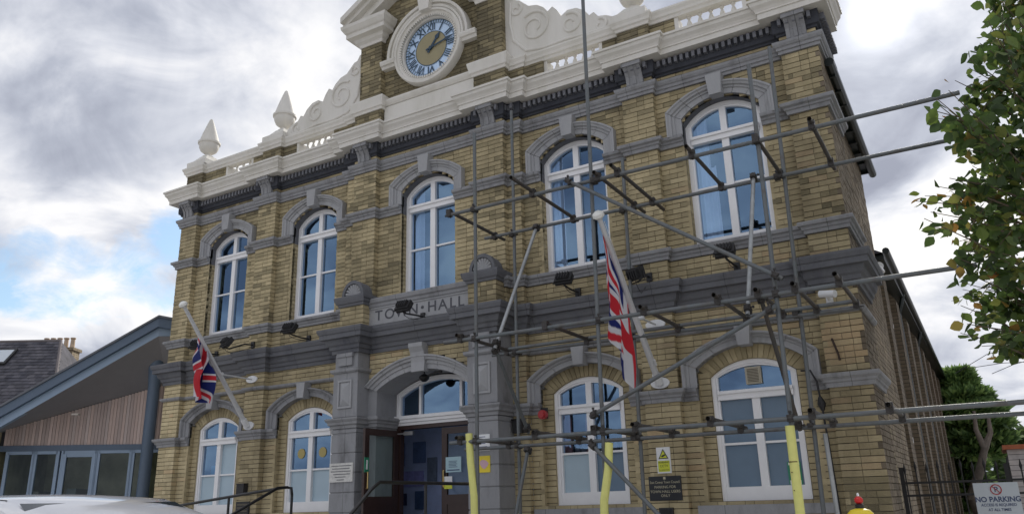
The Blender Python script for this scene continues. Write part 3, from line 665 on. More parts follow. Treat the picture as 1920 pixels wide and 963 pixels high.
# ---- door case: rusticated piers, arch, fanlight, doors
for s in (-1, 1):
    x0, x1 = sorted((s*1.05, s*1.56)); c = s*1.305
    mb = MB(); mb.box(x0+.015, x1-.015, YS+.015, -.1, .12, 3.82); pier = mb.build('door_pier', m_stone, TH)
    z = .14; k = 0
    while z < 2.60:
        e = min(z+.295, 2.605); mb = MB(); b_ = .014
        mb.mould([(x0, -.1), (x0, YS), (x1, YS), (x1, -.1)], [(-.08, z+.002), (-b_, z+.002), (0, z+b_), (0, e-b_), (-b_, e-.002), (-.08, e-.002)])
        mb.build('stone_block', m_stone, pier); z += .298
    mb = MB(); mb.mould([(x0, -.1), (x0, YS), (x1, YS), (x1, -.1)], [(-.06, 2.605), (.015, 2.605), (.02, 2.65), (.05, 2.665), (.055, 2.70), (.085, 2.74), (.085, 2.765), (-.06, 2.785)]); mb.build('pier_cap', m_stone, pier)
    mb = MB(); mb.box(x0, x1, YS, -.1, 2.785, 3.485); pr = [(x0+.10, 2.92, x1-.10, 3.36, .0), (x0+.10, 2.92, x1-.10, 3.36, .025), (x0+.135, 2.955, x1-.135, 3.325, .025), (x0+.135, 2.955, x1-.135, 3.325, .012)]
    mb.build('stone_block', m_stone, pier)
    mb = MB(); ux = (x0+.11, x1-.11)
    for (a, b, cc, d) in ((ux[0], ux[1], 2.92, 2.95), (ux[0], ux[1], 3.34, 3.37), (ux[0], ux[0]+.03, 2.95, 3.34), (ux[1]-.03, ux[1], 2.95, 3.34)): mb.box(a, b, YS-.022, YS+.01, cc, d)
    mb.add([(ux[0]+.04, YS-.002, 2.96), (ux[1]-.04, YS-.002, 2.96), (ux[1]-.04, YS-.002, 3.33), (ux[0]+.04, YS-.002, 3.33), (c, YS-.05, 3.06), (c, YS-.05, 3.23)], [(0, 1, 4), (1, 2, 5, 4), (2, 3, 5), (3, 0, 4, 5)])
    mb.build('diamond_panel', m_stonel, pier, normals=False)
    mb = MB(); mb.mould([(x0, -.1), (x0, YS), (x1, YS), (x1, -.1)], [(-.06, 3.485), (.02, 3.485), (.045, 3.51), (.045, 3.55), (-.06, 3.56)]); mb.build('pier_string', m_stone, pier)
    mb = MB(); mb.box(x0+.02, x1-.02, YS+.01, -.1, 3.56, 3.80); mb.box(x0+.11, x1-.11, YS-.03, YS+.02, 3.60, 3.78); mb.box(x0+.09, x1-.09, YS-.05, YS+.02, 3.74, 3.80); mb.build('stone_block', m_stone, pier)
    # jamb of the doorway
    xa, xb = sorted((s*.88, s*1.06)); mb = MB(); mb.box(xa, xb, YA, .16, .12, 2.62); mb.box(xa+.001, xb-.001, YA-.004, .15, 2.78, 3.24); mb.build('door_jamb', m_stone, TH)
    mb = MB(); q = [(-1.06, YA), (-.88, YA), (-.88, .10)] if s < 0 else [(.88, .10), (.88, YA), (1.06, YA)]
    mb.mould(q, IMP(2.62, 2.775)); mb.build('impost_string', m_stone, TH)
ia = Arch(.88, 3.18, 3.445); oa = Arch(1.06, 3.26, 3.66)
for p, q in ((0, 5), (5, 9), (9, 13), (13, 17), (17, 21), (21, 26)):
    mb = MB(); ip = [(-.88, 3.18-.01)]+ia.arc(24)+[(.88, 3.17)]; op = [(-1.06, 3.25)]+oa.arc(24)+[(1.06, 3.25)]
    ip, op = trim(ip, p, q), trim(op, p, q); p, q = 0, q-p
    ring(mb, 0, ip[p:q+1], op[p:q+1], [(0, -.54), (0, .02), (.35, .02), (.38, .04), (.62, .045), (.66, .08), (.82, .09), (.88, .115), (1, .115), (1, -.04)], YA); mb.build('door_arch', m_stonel, TH)
mb = MB(); pr = [(YA+.02, 3.40), (YA-.10, 3.40), (YA-.09, 3.55), (YA-.12, 3.70), (YA-.17, 3.78), (YA-.17, 3.84), (YA+.02, 3.84)]; n = len(pr)
mb.add([(-.125-.02*(z-3.4), y, z) for y, z in pr]+[(.125+.02*(z-3.4), y, z) for y, z in pr], [tuple(range(n)), tuple(range(2*n-1, n-1, -1))]+[(i, n+i, n+(i+1) % n, (i+1) % n) for i in range(n)]); mb.build('door_keystone', m_stonel, TH)
DY = .12
fa = Arch(.875, 3.17, 3.42); fi = Arch(.80, 3.12, 3.345)
mb = MB(); ring(mb, 0, fi.path(2.80, 24), fa.path(2.80, 24), [(0, 0), (.5, 0), (.5, .02), (1, .02), (1, -.1), (0, -.1)], DY); mb.build('fanlight', m_frame, TH); fl = mb and TH.children[-1] if False else [o for o in bpy.data.objects if o.name == 'fanlight'][0]
mb = MB(); mb.mould([(-.88, DY), (.88, DY)], [(-.08, 2.66), (.01, 2.66), (.02, 2.70), (.045, 2.71), (.05, 2.75), (.075, 2.76), (.08, 2.81), (-.08, 2.83)]); mb.build('door_transom', m_frame, fl)
for x in (-.41, .39): mb = MB(); mb.box(x-.022, x+.022, DY, DY+.07, 2.82, 3.40 if abs(x) < .1 else 3.30); mb.build('glazing_bar', m_frame, fl)
mb = MB(); mb.poly([(x, DY+.045, z) for x, z in fi.path(2.80, 24)]); mb.build('pane', m_glass, fl, normals=False)
DF = .70
mb = MB(); mb.box(-.88, -.80, DY, DY+.1, DF, 2.66); mb.box(.80, .88, DY, DY+.1, DF, 2.66); mb.box(-.80, .80, DY, DY+.1, 2.60, 2.66); dfm = mb.build('door_frame', m_door, TH)
def door_leaf(name, o, u, n, wdt):      # o hinge at floor, u along the leaf, n outward
    o = Vector(o); u = Vector(u); n = Vector(n); mb = MB()
    def bx(a, b, z0, z1, th=.022, off=0): mb.obox(o+u*((a+b)/2)+n*off+Vector((0, 0, (z0+z1)/2)), u, n, (0, 0, 1), (b-a)/2, th, (z1-z0)/2)
    bx(0, .10, 0, 1.88); bx(wdt-.10, wdt, 0, 1.88); bx(.10, wdt-.10, 1.78, 1.88); bx(.10, wdt-.10, .72, .86); bx(.10, wdt-.10, 0, .18); bx(.10, wdt-.10, .18, .72, .012)
    d = mb.build(name, m_door, TH)
    mb = MB(); a, b = o+u*.1, o+u*(wdt-.1); mb.quad(a+Vector((0, 0, .86)), b+Vector((0, 0, .86)), b+Vector((0, 0, 1.78)), a+Vector((0, 0, 1.78))); mb.build('pane', m_glassc, d, normals=False)
    mb = MB(); h = o+u*(wdt-.05)+n*.05; mb.tube([h+Vector((0, 0, .98)), h+Vector((0, 0, 1.22))], .012, 8); mb.tube([h+Vector((0, 0, .98))-n*.04, h+Vector((0, 0, .98))], .01, 8); mb.tube([h+Vector((0, 0, 1.22))-n*.04, h+Vector((0, 0, 1.22))], .01, 8); mb.build('handle', m_brass, d)
    return d
dl = door_leaf('door', (-.84, DY-.02, DF), (-.03, -1, 0), (1, -.03, 0), .80)
mb = MB(); mb.obox((-.865+.03, DY-.78, DF+1.33), (0, 1, 0), (1, 0, 0), (0, 0, 1), .05, .006, .11); sg = mb.build('exit_sign', m_signg, dl)
mb = MB(); mb.obox((-.865+.037, DY-.78, DF+1.33), (0, 1, 0), (1, 0, 0), (0, 0, 1), .018, .004, .07); mb.build('exit_arrow', m_signw, dl)
mb = MB(); mb.tube([(-.83, DY-.05, DF+1.83), (-.60, DY-.02, DF+1.83)], .012, 8); mb.box(-.70, -.52, DY-.05, DY+.0, DF+1.80, DF+1.86); mb.build('door_closer', m_chrome, dl)
dr = door_leaf('door', (.80, DY+.05, DF), (-1, 0, 0), (0, -1, 0), .80)
for (a, b, z0, z1, m) in ((.09, .38, 1.89, 2.12, m_paper), (.06, .21, 1.745, 1.83, m_signw), (.06, .21, 1.645, 1.74, m_signl)):
    mb = MB(); mb.box(a, b, DY+.01, DY+.02, z0, z1); q = mb.build('notice', m, dr)
mb = MB(); mb.box(.12, .35, DY+.004, DY+.010, 1.915, 1.93)
for k in range(5): mb.box(.15, .31-.02*(k % 2), DY+.004, DY+.010, 1.965+k*.022, 1.971+k*.022)
mb.build('notice_print', m_inkb, dr)
# lobby seen through the open leaf
mb = MB(); mb.box(-2.8, 1.2, 1.15, 1.2, DF, 2.7); mb.build('lobby_wall', mat('lobby_blue', (.34, .42, .66), .6, .2, 3), TH)
for k, (x, z, wx, hz, c) in enumerate([(-1.62, 2.28, .22, .40, (.06, .10, .28)), (-1.18, 2.30, .26, .36, (.10, .16, .34)), (-1.35, 1.86, .52, .26, (.26, .27, .60)), (-1.60, 1.52, .3, .2, (.03, .04, .10)), (-1.15, 1.50, .22, .30, (.05, .09, .20)), (-.9, 2.0, .2, .4, (.14, .18, .26))]):
    mb = MB(); mb.box(x-wx/2, x+wx/2, 1.12, 1.145, z-hz/2, z+hz/2); mb.build('poster', mat('poster%d' % k, c, .5, .3, 12), TH)
# steps and ramp (below the picture, they carry the handrails)
ST = thing('entrance_steps', 'concrete steps and landing in front of the town hall door', 'steps', (0, -1.5, 0))
mb = MB(); mb.box(-1.45, 1.45, -1.9, YS+.6, 0, .68); mb.build('landing', m_conc, ST)
for k in range(4): mb = MB(); mb.box(-1.45, 1.45, -1.9-.3*(k+1), -1.9-.3*k-.002, 0, .68-.136*(k+1)); mb.build('step', m_conc, ST)
mb = MB(); mb.add([(-1.45, -1.9, 0), (-6.2, -1.9, 0), (-1.45, -1.9, .675), (-1.45, -.85, 0), (-6.2, -.85, 0), (-1.45, -.85, .675)], [(0, 1, 2), (3, 5, 4), (1, 4, 5, 2), (0, 2, 5, 3), (0, 3, 4, 1)]); mb.build('ramp', m_conc, ST)
def rail(name, label, runs, posts, grp):
    t = thing(name, label, 'handrail', runs[0][0], grp)
    for q, m in zip(runs, (m_black, m_black, m_black)):
        mb = MB(); mb.tube(q, .021, 10); mb.build('rail', m, t, smooth=True)
    for x, y, z, b in posts: mb = MB(); mb.tube([(x, y, b), (x, y, z)], .019, 10); mb.build('post', m_black, t, smooth=True)
rail('handrail', 'black tubular handrail in front of the left windows, forking down ramp and steps', [[(-1.32, -1.70, 1.60), (-1.32, -1.72, 1.70), (-1.35, -1.80, 1.71), (-1.9, -1.80, 1.665), (-3.7, -1.80, 1.505), (-5.9, -1.8, 1.30)], [(-1.33, -1.78, 1.71), (-1.32, -1.98, 1.70), (-1.31, -2.76, 1.36), (-1.31, -3.3, 1.1)]], [(-1.32, -1.70, 1.62, .66), (-2.52, -1.80, 1.60, .4), (-4.0, -1.8, 1.47, .2), (-1.31, -3.2, 1.14, .1)], None)
rail('handrail', 'black handrail crossing in front of the brown town hall door', [[(1.36, -.98, 1.4), (1.36, -.99, 1.64), (1.36, -1.06, 1.668), (1.36, -2.98, 1.675), (1.36, -3.12, 1.60), (1.36, -3.50, 1.30), (1.36, -3.9, .98)]], [(1.36, -.98, 1.5, .66), (1.36, -2.1, 1.66, .5), (1.36, -3.7, 1.1, .1)], None)

# ---- parapet
def coping(path, z0=8.28, z1=8.47, nm='coping'):
    mb = MB(); mb.mould(path, [(-.12, z0), (.02, z0), (.03, z0+.04), (.055, z0+.06), (.06, z0+.10), (.085, z1-.045), (.085, z1-.015), (-.12, z1)]); return mb.build(nm, m_cornw, TH)
coping([(-6.42, .12), (-6.42, -.24), (-5.93, -.24), (-5.93, -.16), (-4.12, -.16), (-4.12, -.24), (-3.62, -.24), (-3.62, -.16), (-1.9, -.16), (-1.9, -.20), (-1.62, -.20)])
coping([(1.62, -.20), (1.9, -.20), (1.9, -.16), (3.59, -.16), (3.59, -.24), (4.09, -.24), (4.09, -.16), (5.92, -.16), (5.92, -.24), (6.41, -.24), (6.41, .12)])
for s in (-1, 1):
    x0, x1 = sorted((s*1.0, s*1.62)); coping([(x0, -.1), (x0, -.33), (x1, -.33), (x1, -.1)], 8.30, 8.56, 'pier_coping')
mb = MB(); mb.box(-1.02, 1.02, -.24, -.1, 7.9, 8.40); mb.box(-.98, .98, -.26, -.23, 8.0, 8.34); mb.mould([(-1.0, -.24), (1.0, -.24)], [(-.1, 8.36), (.02, 8.36), (.05, 8.40), (.07, 8.44), (.07, 8.47), (-.1, 8.49)]); mb.build('clock_apron', m_cornw, TH)
bal = [(.035, 0), (.035, .03), (.02, .045), (.018, .07), (.034, .11), (.044, .15), (.034, .19), (.018, .23), (.02, .25), (.034, .265), (.034, .30)]
for a, b in ((-5.30, -4.48), (-3.27, -2.26), (2.26, 3.30), (4.48, 5.55)):
    mb = MB(); mb.box(a, b, -.15, .08, 7.92, 8.0); mb.box(a, a+.06, -.155, .06, 8.0, 8.285); mb.box(b-.06, b, -.155, .06, 8.0, 8.285); mb.build('balustrade_base', m_cornw, TH)
    k = max(2, int((b-a-.16)/.17))
    for i in range(k): mb = MB(); mb.lathe((a+.12+(b-a-.24)*(i+.5)/k, -.06, 7.99), bal, 12); mb.build('baluster', m_cornw, TH, smooth=True)
FIN = [(.11, 0), (.12, .02), (.06, .05), (.055, .08), (.10, .11), (.17, .17), (.205, .25), (.21, .33), (.235, .345), (.238, .385), (.21, .40), (.15, .62), (.075, .86), (.035, .98), (.02, 1.0)]
for c in (-6.12, -3.83, 3.80):
    mb = MB(); mb.box(c-.29, c+.29, -.29, .29, 8.47, 8.58); mb.add([(c-.25, -.25, 8.58), (c+.25, -.25, 8.58), (c+.25, .25, 8.58), (c-.25, .25, 8.58), (c-.11, -.11, 8.76), (c+.11, -.11, 8.76), (c+.11, .11, 8.76), (c-.11, .11, 8.76)], [(0, 1, 5, 4), (1, 2, 6, 5), (2, 3, 7, 6), (3, 0, 4, 7), (4, 5, 6, 7)])
    mb.lathe((c, 0, 8.75), [(r, z*.93) for r, z in FIN], 24); mb.build('finial', m_cornw, TH, smooth=True)
# scrolls beside the gable
SC = [(1.56, 8.42), (3.62, 8.42), (3.60, 8.55), (3.52, 8.66), (3.40, 8.73), (3.27, 8.76), (3.20, 8.86), (3.12, 8.83), (3.04, 8.95), (2.90, 9.05), (2.74, 9.07), (2.62, 9.0), (2.55, 9.14), (2.47, 9.24), (2.38, 9.18), (2.30, 9.29), (2.18, 9.38), (2.02, 9.42), (1.92, 9.52), (1.84, 9.60), (1.76, 9.62), (1.70, 9.72), (1.56, 9.76)]
for s in (-1, 1):
    mb = MB(); mb.prism([(s*x, z) for x, z in (SC if s > 0 else SC[::-1])], -.17, -.02); scr = mb.build('scroll', m_cornw, TH)
    for cx, cz, r0, turns, a0 in ((2.12, 8.98, .30, 1.5, 2.2), (2.78, 8.80, .21, 1.25, 1.9), (3.30, 8.58, .13, 1.0, 1.7), (1.78, 9.42, .12, 1.1, 1.0)):
        pts = []
        for k in range(40):
            t = k/39; a = a0-turns*2*math.pi*t; r = r0*(1-.72*t); pts.append((s*(cx+r*math.cos(a)), -.172, cz+r*math.sin(a)))
        mb = MB(); mb.tube(pts, [.028*(1-.4*k/39) for k in range(40)], 8); mb.build('scroll_relief', m_cornw, scr, smooth=True)
    mb = MB(); pts = [(s*x, -.172, z) for x, z in [(1.68, 9.6), (1.66, 9.2), (1.72, 8.85), (1.95, 8.58), (2.3, 8.52), (2.7, 8.54), (3.1, 8.50), (3.5, 8.50)]]; mb.tube(pts, .028, 8); mb.build('scroll_relief', m_cornw, scr, smooth=True)
# gable cornice returns and raking pediment
GC = [(-.1, 9.74), (.02, 9.74), (.03, 9.80), (.08, 9.84), (.10, 9.90), (.20, 9.92), (.20, 10.0), (.23, 10.02), (.28, 10.10), (.29, 10.16), (-.1, 10.20)]
for s in (-1, 1):
    x0, x1 = sorted((s*1.06, s*1.56)); mb = MB(); mb.mould([(x0, .1 if s < 0 else -.2), (x0, GP), (x1, GP), (x1, .1 if s > 0 else -.2)] if True else [], GC); mb.build('gable_cornice', m_cornw, TH)
    mb = MB()
    for (o0, o1, yy) in ((0, .10, -.50), (.10, .22, -.58), (-.16, 0, -.40)):
        mb.add([(s*1.86, yy, 10.16+o0), (0, yy, 11.22+o0), (0, yy, 11.22+o1), (s*1.86, yy, 10.16+o1), (s*1.86, .1, 10.16+o0), (0, .1, 11.22+o0), (0, .1, 11.22+o1), (s*1.86, .1, 10.16+o1)], [(0, 1, 2, 3), (4, 7, 6, 5), (0, 4, 5, 1), (3, 2, 6, 7), (0, 3, 7, 4), (1, 5, 6, 2)])
    mb.build('raking_cornice', m_cornw, TH)
mb = MB(); mb.prism([(-1.6, 10.1), (1.6, 10.1), (0, 11.1)], -.15, .1); mb.build('tympanum', m_beige, TH)

# ---- clock
CY = -.17; cz = clock_c[1]
def disc(mb, r, y, n=64, r0=0):
    if r0 == 0: mb.poly([(r*math.cos(2*math.pi*k/n), y, cz+r*math.sin(2*math.pi*k/n)) for k in range(n)])
    else:
        for k in range(n):
            a, b = 2*math.pi*k/n, 2*math.pi*(k+1)/n; mb.quad((r0*math.cos(a), y, cz+r0*math.sin(a)), (r0*math.cos(b), y, cz+r0*math.sin(b)), (r*math.cos(b), y, cz+r*math.sin(b)), (r*math.cos(a), y, cz+r*math.sin(a)))
mb = MB(); disc(mb, .585, CY); clk = mb.build('clock', m_clockw, TH, normals=False)
mb = MB(); disc(mb, .335, CY-.010, 64); mb.build('clock_centre', m_clockt, clk, normals=False)
mb = MB(); disc(mb, .585, CY-.012, 64, .566); disc(mb, .512, CY-.012, 64, .505); mb2 = MB(); disc(mb2, .345, CY-.012, 64, .332); mb2.build('inner_ring', m_clockb, clk, normals=False)
for k in range(60):
    a = 2*math.pi*k/60; u_ = Vector((math.cos(a), 0, math.sin(a))); v_ = Vector((-math.sin(a), 0, math.cos(a))); c = Vector((0, CY-.013, cz)); q = .006 if k % 5 else .011
    mb.quad(c+u_*.505-v_*q, c+u_*.565-v_*q, c+u_*.565+v_*q, c+u_*.505+v_*q)
mb.build('minute_ring', m_clockb, clk, normals=False)
for k, t_ in enumerate(['XII', 'I', 'II', 'III', 'IIII', 'V', 'VI', 'VII', 'VIII', 'IX', 'X', 'XI']):
    a = math.pi/2-2*math.pi*k/12; u_ = Vector((math.cos(a), 0, math.sin(a))); r_ = Vector((math.sin(a), 0, -math.cos(a)))
    mb = MB(); put_text(mb, t_, .20, Vector((0, CY-.014, cz))+u_*.425, r_, u_, .78 if len(t_) > 2 else .95, .0035); mb.build('numeral', m_clockb, clk, normals=False)
for ln, wd, mins, yy, nm in ((.34, .032, 60*13/12/1.0+0, -.03, 'hour_hand'), (.54, .022, 13, -.038, 'minute_hand')):
    a = math.pi/2-2*math.pi*((1+13/60)/12 if nm == 'hour_hand' else 13/60); u_ = Vector((math.cos(a), 0, math.sin(a))); v_ = Vector((-math.sin(a), 0, math.cos(a))); c = Vector((0, CY+yy, cz))
    mb = MB(); P = [c-u_*.10-v_*wd*.8, c+u_*ln*.55-v_*wd*.6, c+u_*ln*.68-v_*wd*1.5, c+u_*ln, c+u_*ln*.68+v_*wd*1.5, c+u_*ln*.55+v_*wd*.6, c-u_*.10+v_*wd*.8]
    n = len(P); mb.add(P+[p_+Vector((0, .006, 0)) for p_ in P], [tuple(range(n)), tuple(range(2*n-1, n-1, -1))]+[(i, (i+1) % n, n+(i+1) % n, n+i) for i in range(n)]); mb.build(nm, m_clockb, clk)
mb = MB(); mb.prism([(.035*math.cos(t), cz+.035*math.sin(t)) for t in [2*math.pi*k/16 for k in range(16)]], CY-.045, CY); mb.build('hand_boss', m_clockb, clk)
n = 72; circ = lambda r, a0=0, a1=2*math.pi: [(r*math.cos(a0+(a1-a0)*k/n), cz+r*math.sin(a0+(a1-a0)*k/n)) for k in range(n+1)]
mb = MB(); ring(mb, 0, circ(.575), circ(.75), [(0, -.03), (0, .05), (.12, .07), (.28, .07), (.32, .11), (.62, .12), (.66, .15), (.9, .15), (1, .12), (1, -.02)], GY); cs = mb.build('clock_surround', m_cornw, TH, smooth=True)
mb = MB()
for k in range(76):
    a = 2*math.pi*k/76; u_ = Vector((math.cos(a), 0, math.sin(a))); v_ = Vector((-math.sin(a), 0, math.cos(a))); c = Vector((0, GY-.095, cz))+u_*.615; mb.obox(c, u_, v_, (0, 1, 0), .02, .016, .028)
mb.build('bead_ring', m_cornw, cs)
mb = MB(); ring(mb, 0, circ(.75, -.03, math.pi+.03), circ(.89, -.03, math.pi+.03), [(0, -.02), (0, .14), (.3, .15), (.34, .10), (.6, .10), (.64, .15), (1, .16), (1, -.02)], GY); mb.build('archivolt', m_cornw, cs, smooth=True)
for s in (-1, 1):
    x0, x1 = sorted((s*.72, s*1.05)); mb = MB(); mb.mould([(x0, GY), (x1, GY)], [(-.02, cz-.17), (.10, cz-.17), (.12, cz-.12), (.15, cz-.11), (.17, cz-.06), (.17, cz-.03), (-.02, cz-.02)]); mb.build('clock_shoulder', m_cornw, cs)
mb = MB(); mb.prism([(-.10, cz+.68), (.10, cz+.68), (.15, cz+1.02), (-.15, cz+1.02)], GY-.24, GY); mb.build('clock_keystone', m_cornw, cs)

# ---- right flank: eaves of the front block, long hall wall with buttress strips
mb = MB(); mb.box(6.20, 6.47, .15, 4.55, 6.98, 7.04); mb.tube([(6.47, .12, 7.02), (6.47, 4.6, 6.96)], .065, 10); mb.build('gutter', m_gut, TH)
for k in range(9): mb = MB(); mb.box(6.28, 6.50, .4+k*.5, .44+k*.5, 6.93, 7.10); mb.build('gutter_bracket', m_gut, TH)
HL = thing('assembly_hall', 'long brown brick hall with shallow buttresses running back behind the town hall corner', 'building', (5, 14, 0))
m_hall = mat('hall_brick', (.21, .165, .115), .9, .3, 5, .3, 60, col2=(.14, .115, .085))
def brick_tex(m, sc):
    t = m.node_tree; b = t.nodes['Principled BSDF']; src = b.inputs['Base Color'].links[0].from_socket
    br = t.nodes.new('ShaderNodeTexBrick'); br.inputs['Scale'].default_value = 1; br.inputs['Brick Width'].default_value = .225; br.inputs['Row Height'].default_value = .0755; br.inputs['Mortar Size'].default_value = .008
    br.inputs['Color1'].default_value = (1, 1, 1, 1); br.inputs['Color2'].default_value = (.7, .68, .62, 1); br.inputs['Mortar'].default_value = (.38, .38, .36, 1)
    g = t.nodes.new('ShaderNodeTexCoord'); s_ = t.nodes.new('ShaderNodeSeparateXYZ'); t.links.new(g.outputs['Object'], s_.inputs[0]); c_ = t.nodes.new('ShaderNodeCombineXYZ')
    a_ = t.nodes.new('ShaderNodeMath'); a_.operation = 'ADD'; t.links.new(s_.outputs[0], a_.inputs[0]); t.links.new(s_.outputs[1], a_.inputs[1])
    t.links.new(a_.outputs[0], c_.inputs[0]); t.links.new(s_.outputs[2], c_.inputs[1]); t.links.new(c_.outputs[0], br.inputs[0])
    mu = t.nodes.new('ShaderNodeMix'); mu.data_type = 'RGBA'; mu.blend_type = 'MULTIPLY'; mu.inputs[0].default_value = 1; t.links.new(src, mu.inputs[6]); t.links.new(br.outputs[0], mu.inputs[7]); t.links.new(mu.outputs[2], b.inputs['Base Color'])
brick_tex(m_hall, 1)
mb = MB(); mb.box(-6.2, 6.20, 4.5, 25, 0, 5.4); mb.build('wall', m_hall, HL)
for k in range(9): mb = MB(); mb.box(6.20, 6.31, 4.9+k*2.3, 5.5+k*2.3, 0, 5.15); mb.add([(6.20, 4.9+k*2.3, 5.15), (6.31, 4.9+k*2.3, 5.15), (6.31, 5.5+k*2.3, 5.15), (6.20, 5.5+k*2.3, 5.15), (6.20, 4.9+k*2.3, 5.35), (6.20, 5.5+k*2.3, 5.35)], [(0, 1, 4), (1, 2, 5, 4), (2, 3, 5)]); mb.build('buttress', m_hall, HL)
for k in range(8):
    y0 = 6.0+k*2.3; mb = MB(); mb.box(6.17, 6.215, y0, y0+.9, 2.3, 4.6); wq = mb.build('window', m_white, HL); mb = MB(); mb.box(6.2, 6.222, y0+.08, y0+.82, 2.4, 4.5); mb.build('pane', m_glassk, wq)
mb = MB(); mb.add([(-6.5, 4.4, 5.35), (-6.5, 25.3, 5.35), (0, 4.4, 9.2), (0, 25.3, 9.2), (6.42, 4.4, 5.42), (6.42, 25.3, 5.42)], [(0, 2, 3, 1), (2, 4, 5, 3), (0, 4, 2), (1, 3, 5)]); mb.build('roof', m_slate, HL, tone=True)
mb = MB(); mb.tube([(6.46, 4.6, 5.50), (6.46, 25, 5.32)], .06, 10); mb.box(6.20, 6.42, 4.5, 25.2, 5.33, 5.42); mb.build('gutter', m_gut, HL)
for y in (7.9, 12.5): mb = MB(); mb.tube([(6.42, y, 5.4), (6.36, y, 5.2), (6.28, y, 5.0), (6.28, y, .1)], .045, 8); mb.build('downpipe', m_gut, HL)

# ------------------------------------------------------------------ things fixed to the facade
def pole(label, x, yb, zb, yt, zt, stay):
    t = thing('flagpole', label, 'flagpole', (x, yb, zb), 'flagpoles on the piers')
    b = Vector((x, yb-.05, zb)); e = Vector((x, yt, zt))
    mb = MB(); mb.tube([b, b.lerp(e, .5), e], [.043, .038, .03], 14); mb.build('pole', m_polew, t, smooth=True)
    mb = MB(); d = (e-b).normalized(); mb.tube([e, e+d*.03, e+d*.07, e+d*.10], [.045, .075, .07, .03], 14); mb.build('pole_cap', mat('cap_white', (.8, .8, .76), .5), t, smooth=True)
    mb = MB(); mb.prism([(x+.13*math.cos(a)*1.0, zb+.075*math.sin(a)) for a in [2*math.pi*k/20 for k in range(20)]], yb-.015, yb+.01); mb.tube([b-d*.02, b+d*.13], .055, 14); mb.build('base_bracket', m_signw, t)
    sy, sz, sw = stay; s0 = Vector((x, yb, sw)); s1 = Vector((x, sy, sz)); mb = MB(); mb.tube([s0, s1], .014, 8); mb.tube([s1+Vector((-.05, 0, 0)), s1+Vector((.05, 0, 0))], .03, 8); mb.build('stay', m_polew, t, smooth=True)
    mb = MB(); mb.prism([(x+.14*math.cos(a), sw+.065*math.sin(a)) for a in [2*math.pi*k/20 for k in range(20)]], yb-.015, yb+.01); mb.build('stay_plate', m_signw, t)
    mb = MB(); h0 = e-d*.05+Vector((.05, -.01, 0)); h1 = b+d*.35+Vector((.05, -.02, 0)); mid_ = h0.lerp(h1, .5)+Vector((.0, -.0, -.03)); mb.tube([h0, mid_, h1], .004, 5); mb.tube([h1-d*.08, h1], .02, 6); mb.build('halyard', m_polew, t)
    return b, e
b1, e1 = pole('left white flagpole slanting up across the first pier beside the cafe roof', -3.94, -.27, 2.86, -1.84, 4.74, (-.98, 3.70, 3.69))
b2, e2 = pole('right white flagpole slanting up between the scaffold tubes', 3.84, -.27, 2.87, -1.94, 4.68, (-.81, 3.65, 3.66))
def flag(label, b, e, s0, s1, drop, xo, fold, seed, squeeze=1.0, twist=0.0, uspan=1.0, vspan=1.0, kx=1.0):
    rnd = random.Random(seed); d = (b-e).normalized(); nu, nv = 56, 110; V = []; C = []
    ph = [rnd.uniform(0, 6) for _ in range(6)]
    for j in range(nv+1):
        v = j/nv
        for i in range(nu+1):
            u = i/nu; base = e+d*(s0+(s1-s0)*u)
            cen = e+d*(s0+(s1-s0)*.35)
            q = 1-squeeze*min(1, v*1.6)*.55
            yy = cen.y+(base.y-cen.y)*q; z = base.z-drop*v*(1-.10*u)
            am = fold*min(1, v*3+.15)
            xx = base.x+xo+am*(math.sin(u*11+v*2.2+ph[0])*.6+math.sin(u*5-v*3+ph[1])*.5+.3*math.sin(u*19+v*5+ph[3]))+twist*v*(u-.5)
            yy += am*.35*math.sin(u*8+v*4+ph[2])+.03*math.sin(v*7+ph[4])*v
            V.append((xx, yy, z))
            a, bb = (v*vspan-.5)*2, (u*uspan-.5)
            dd1 = abs(bb-a/2)/1.118; dd2 = abs(bb+a/2)/1.118
            col = (.012, .022, .16)
            if min(dd1, dd2) < .095: col = (.72, .72, .76)
            if min(dd1, dd2) < .036: col = (.62, .025, .04)
            if abs(a) < .165*kx or abs(bb) < .165: col = (.72, .72, .76)
            if abs(a) < .10*kx or abs(bb) < .10: col = (.62, .025, .04)
            C.append((*col, 1))
    F = [(j*(nu+1)+i, j*(nu+1)+i+1, (j+1)*(nu+1)+i+1, (j+1)*(nu+1)+i) for j in range(nv) for i in range(nu)]
    me = bpy.data.meshes.new('flag'); me.from_pydata(V, [], F); ca = me.color_attributes.new('print', 'FLOAT_COLOR', 'POINT'); ca.data.foreach_set('color', [c for q in C for c in q])
    me.polygons.foreach_set('use_smooth', [True]*len(F))
    m = MATS.get('flag_cloth')
    if not m:
        m = bpy.data.materials.new('flag_cloth'); m.use_nodes = True; t = m.node_tree; bs = t.nodes['Principled BSDF']; at = t.nodes.new('ShaderNodeAttribute'); at.attribute_name = 'print'; t.links.new(at.outputs[0], bs.inputs['Base Color']); bs.inputs['Roughness'].default_value = .8
        tl = t.nodes.new('ShaderNodeBsdfTranslucent'); t.links.new(at.outputs[0], tl.inputs[0]); ms = t.nodes.new('ShaderNodeMixShader'); ms.inputs[0].default_value = .35; t.links.new(bs.outputs[0], ms.inputs[1]); t.links.new(tl.outputs[0], ms.inputs[2]); t.links.new(ms.outputs[0], t.nodes['Material Output'].inputs[0]); MATS['flag_cloth'] = m
    me.materials.append(m); o = bpy.data.objects.new('flag', me); COL.objects.link(o); return tag(o, label, 'flag', 'union flags')
flag('large union flag hanging straight from the right pole among the scaffold', b2, e2, .18, 1.20, 1.26, -.03, .05, 3, .0, 0, .42, 1.0, 2.3)
flag('small crumpled union flag hanging from the left pole by the first lower window', b1, e1, .58, .95, .95, -.02, .20, 14, .9, .3)

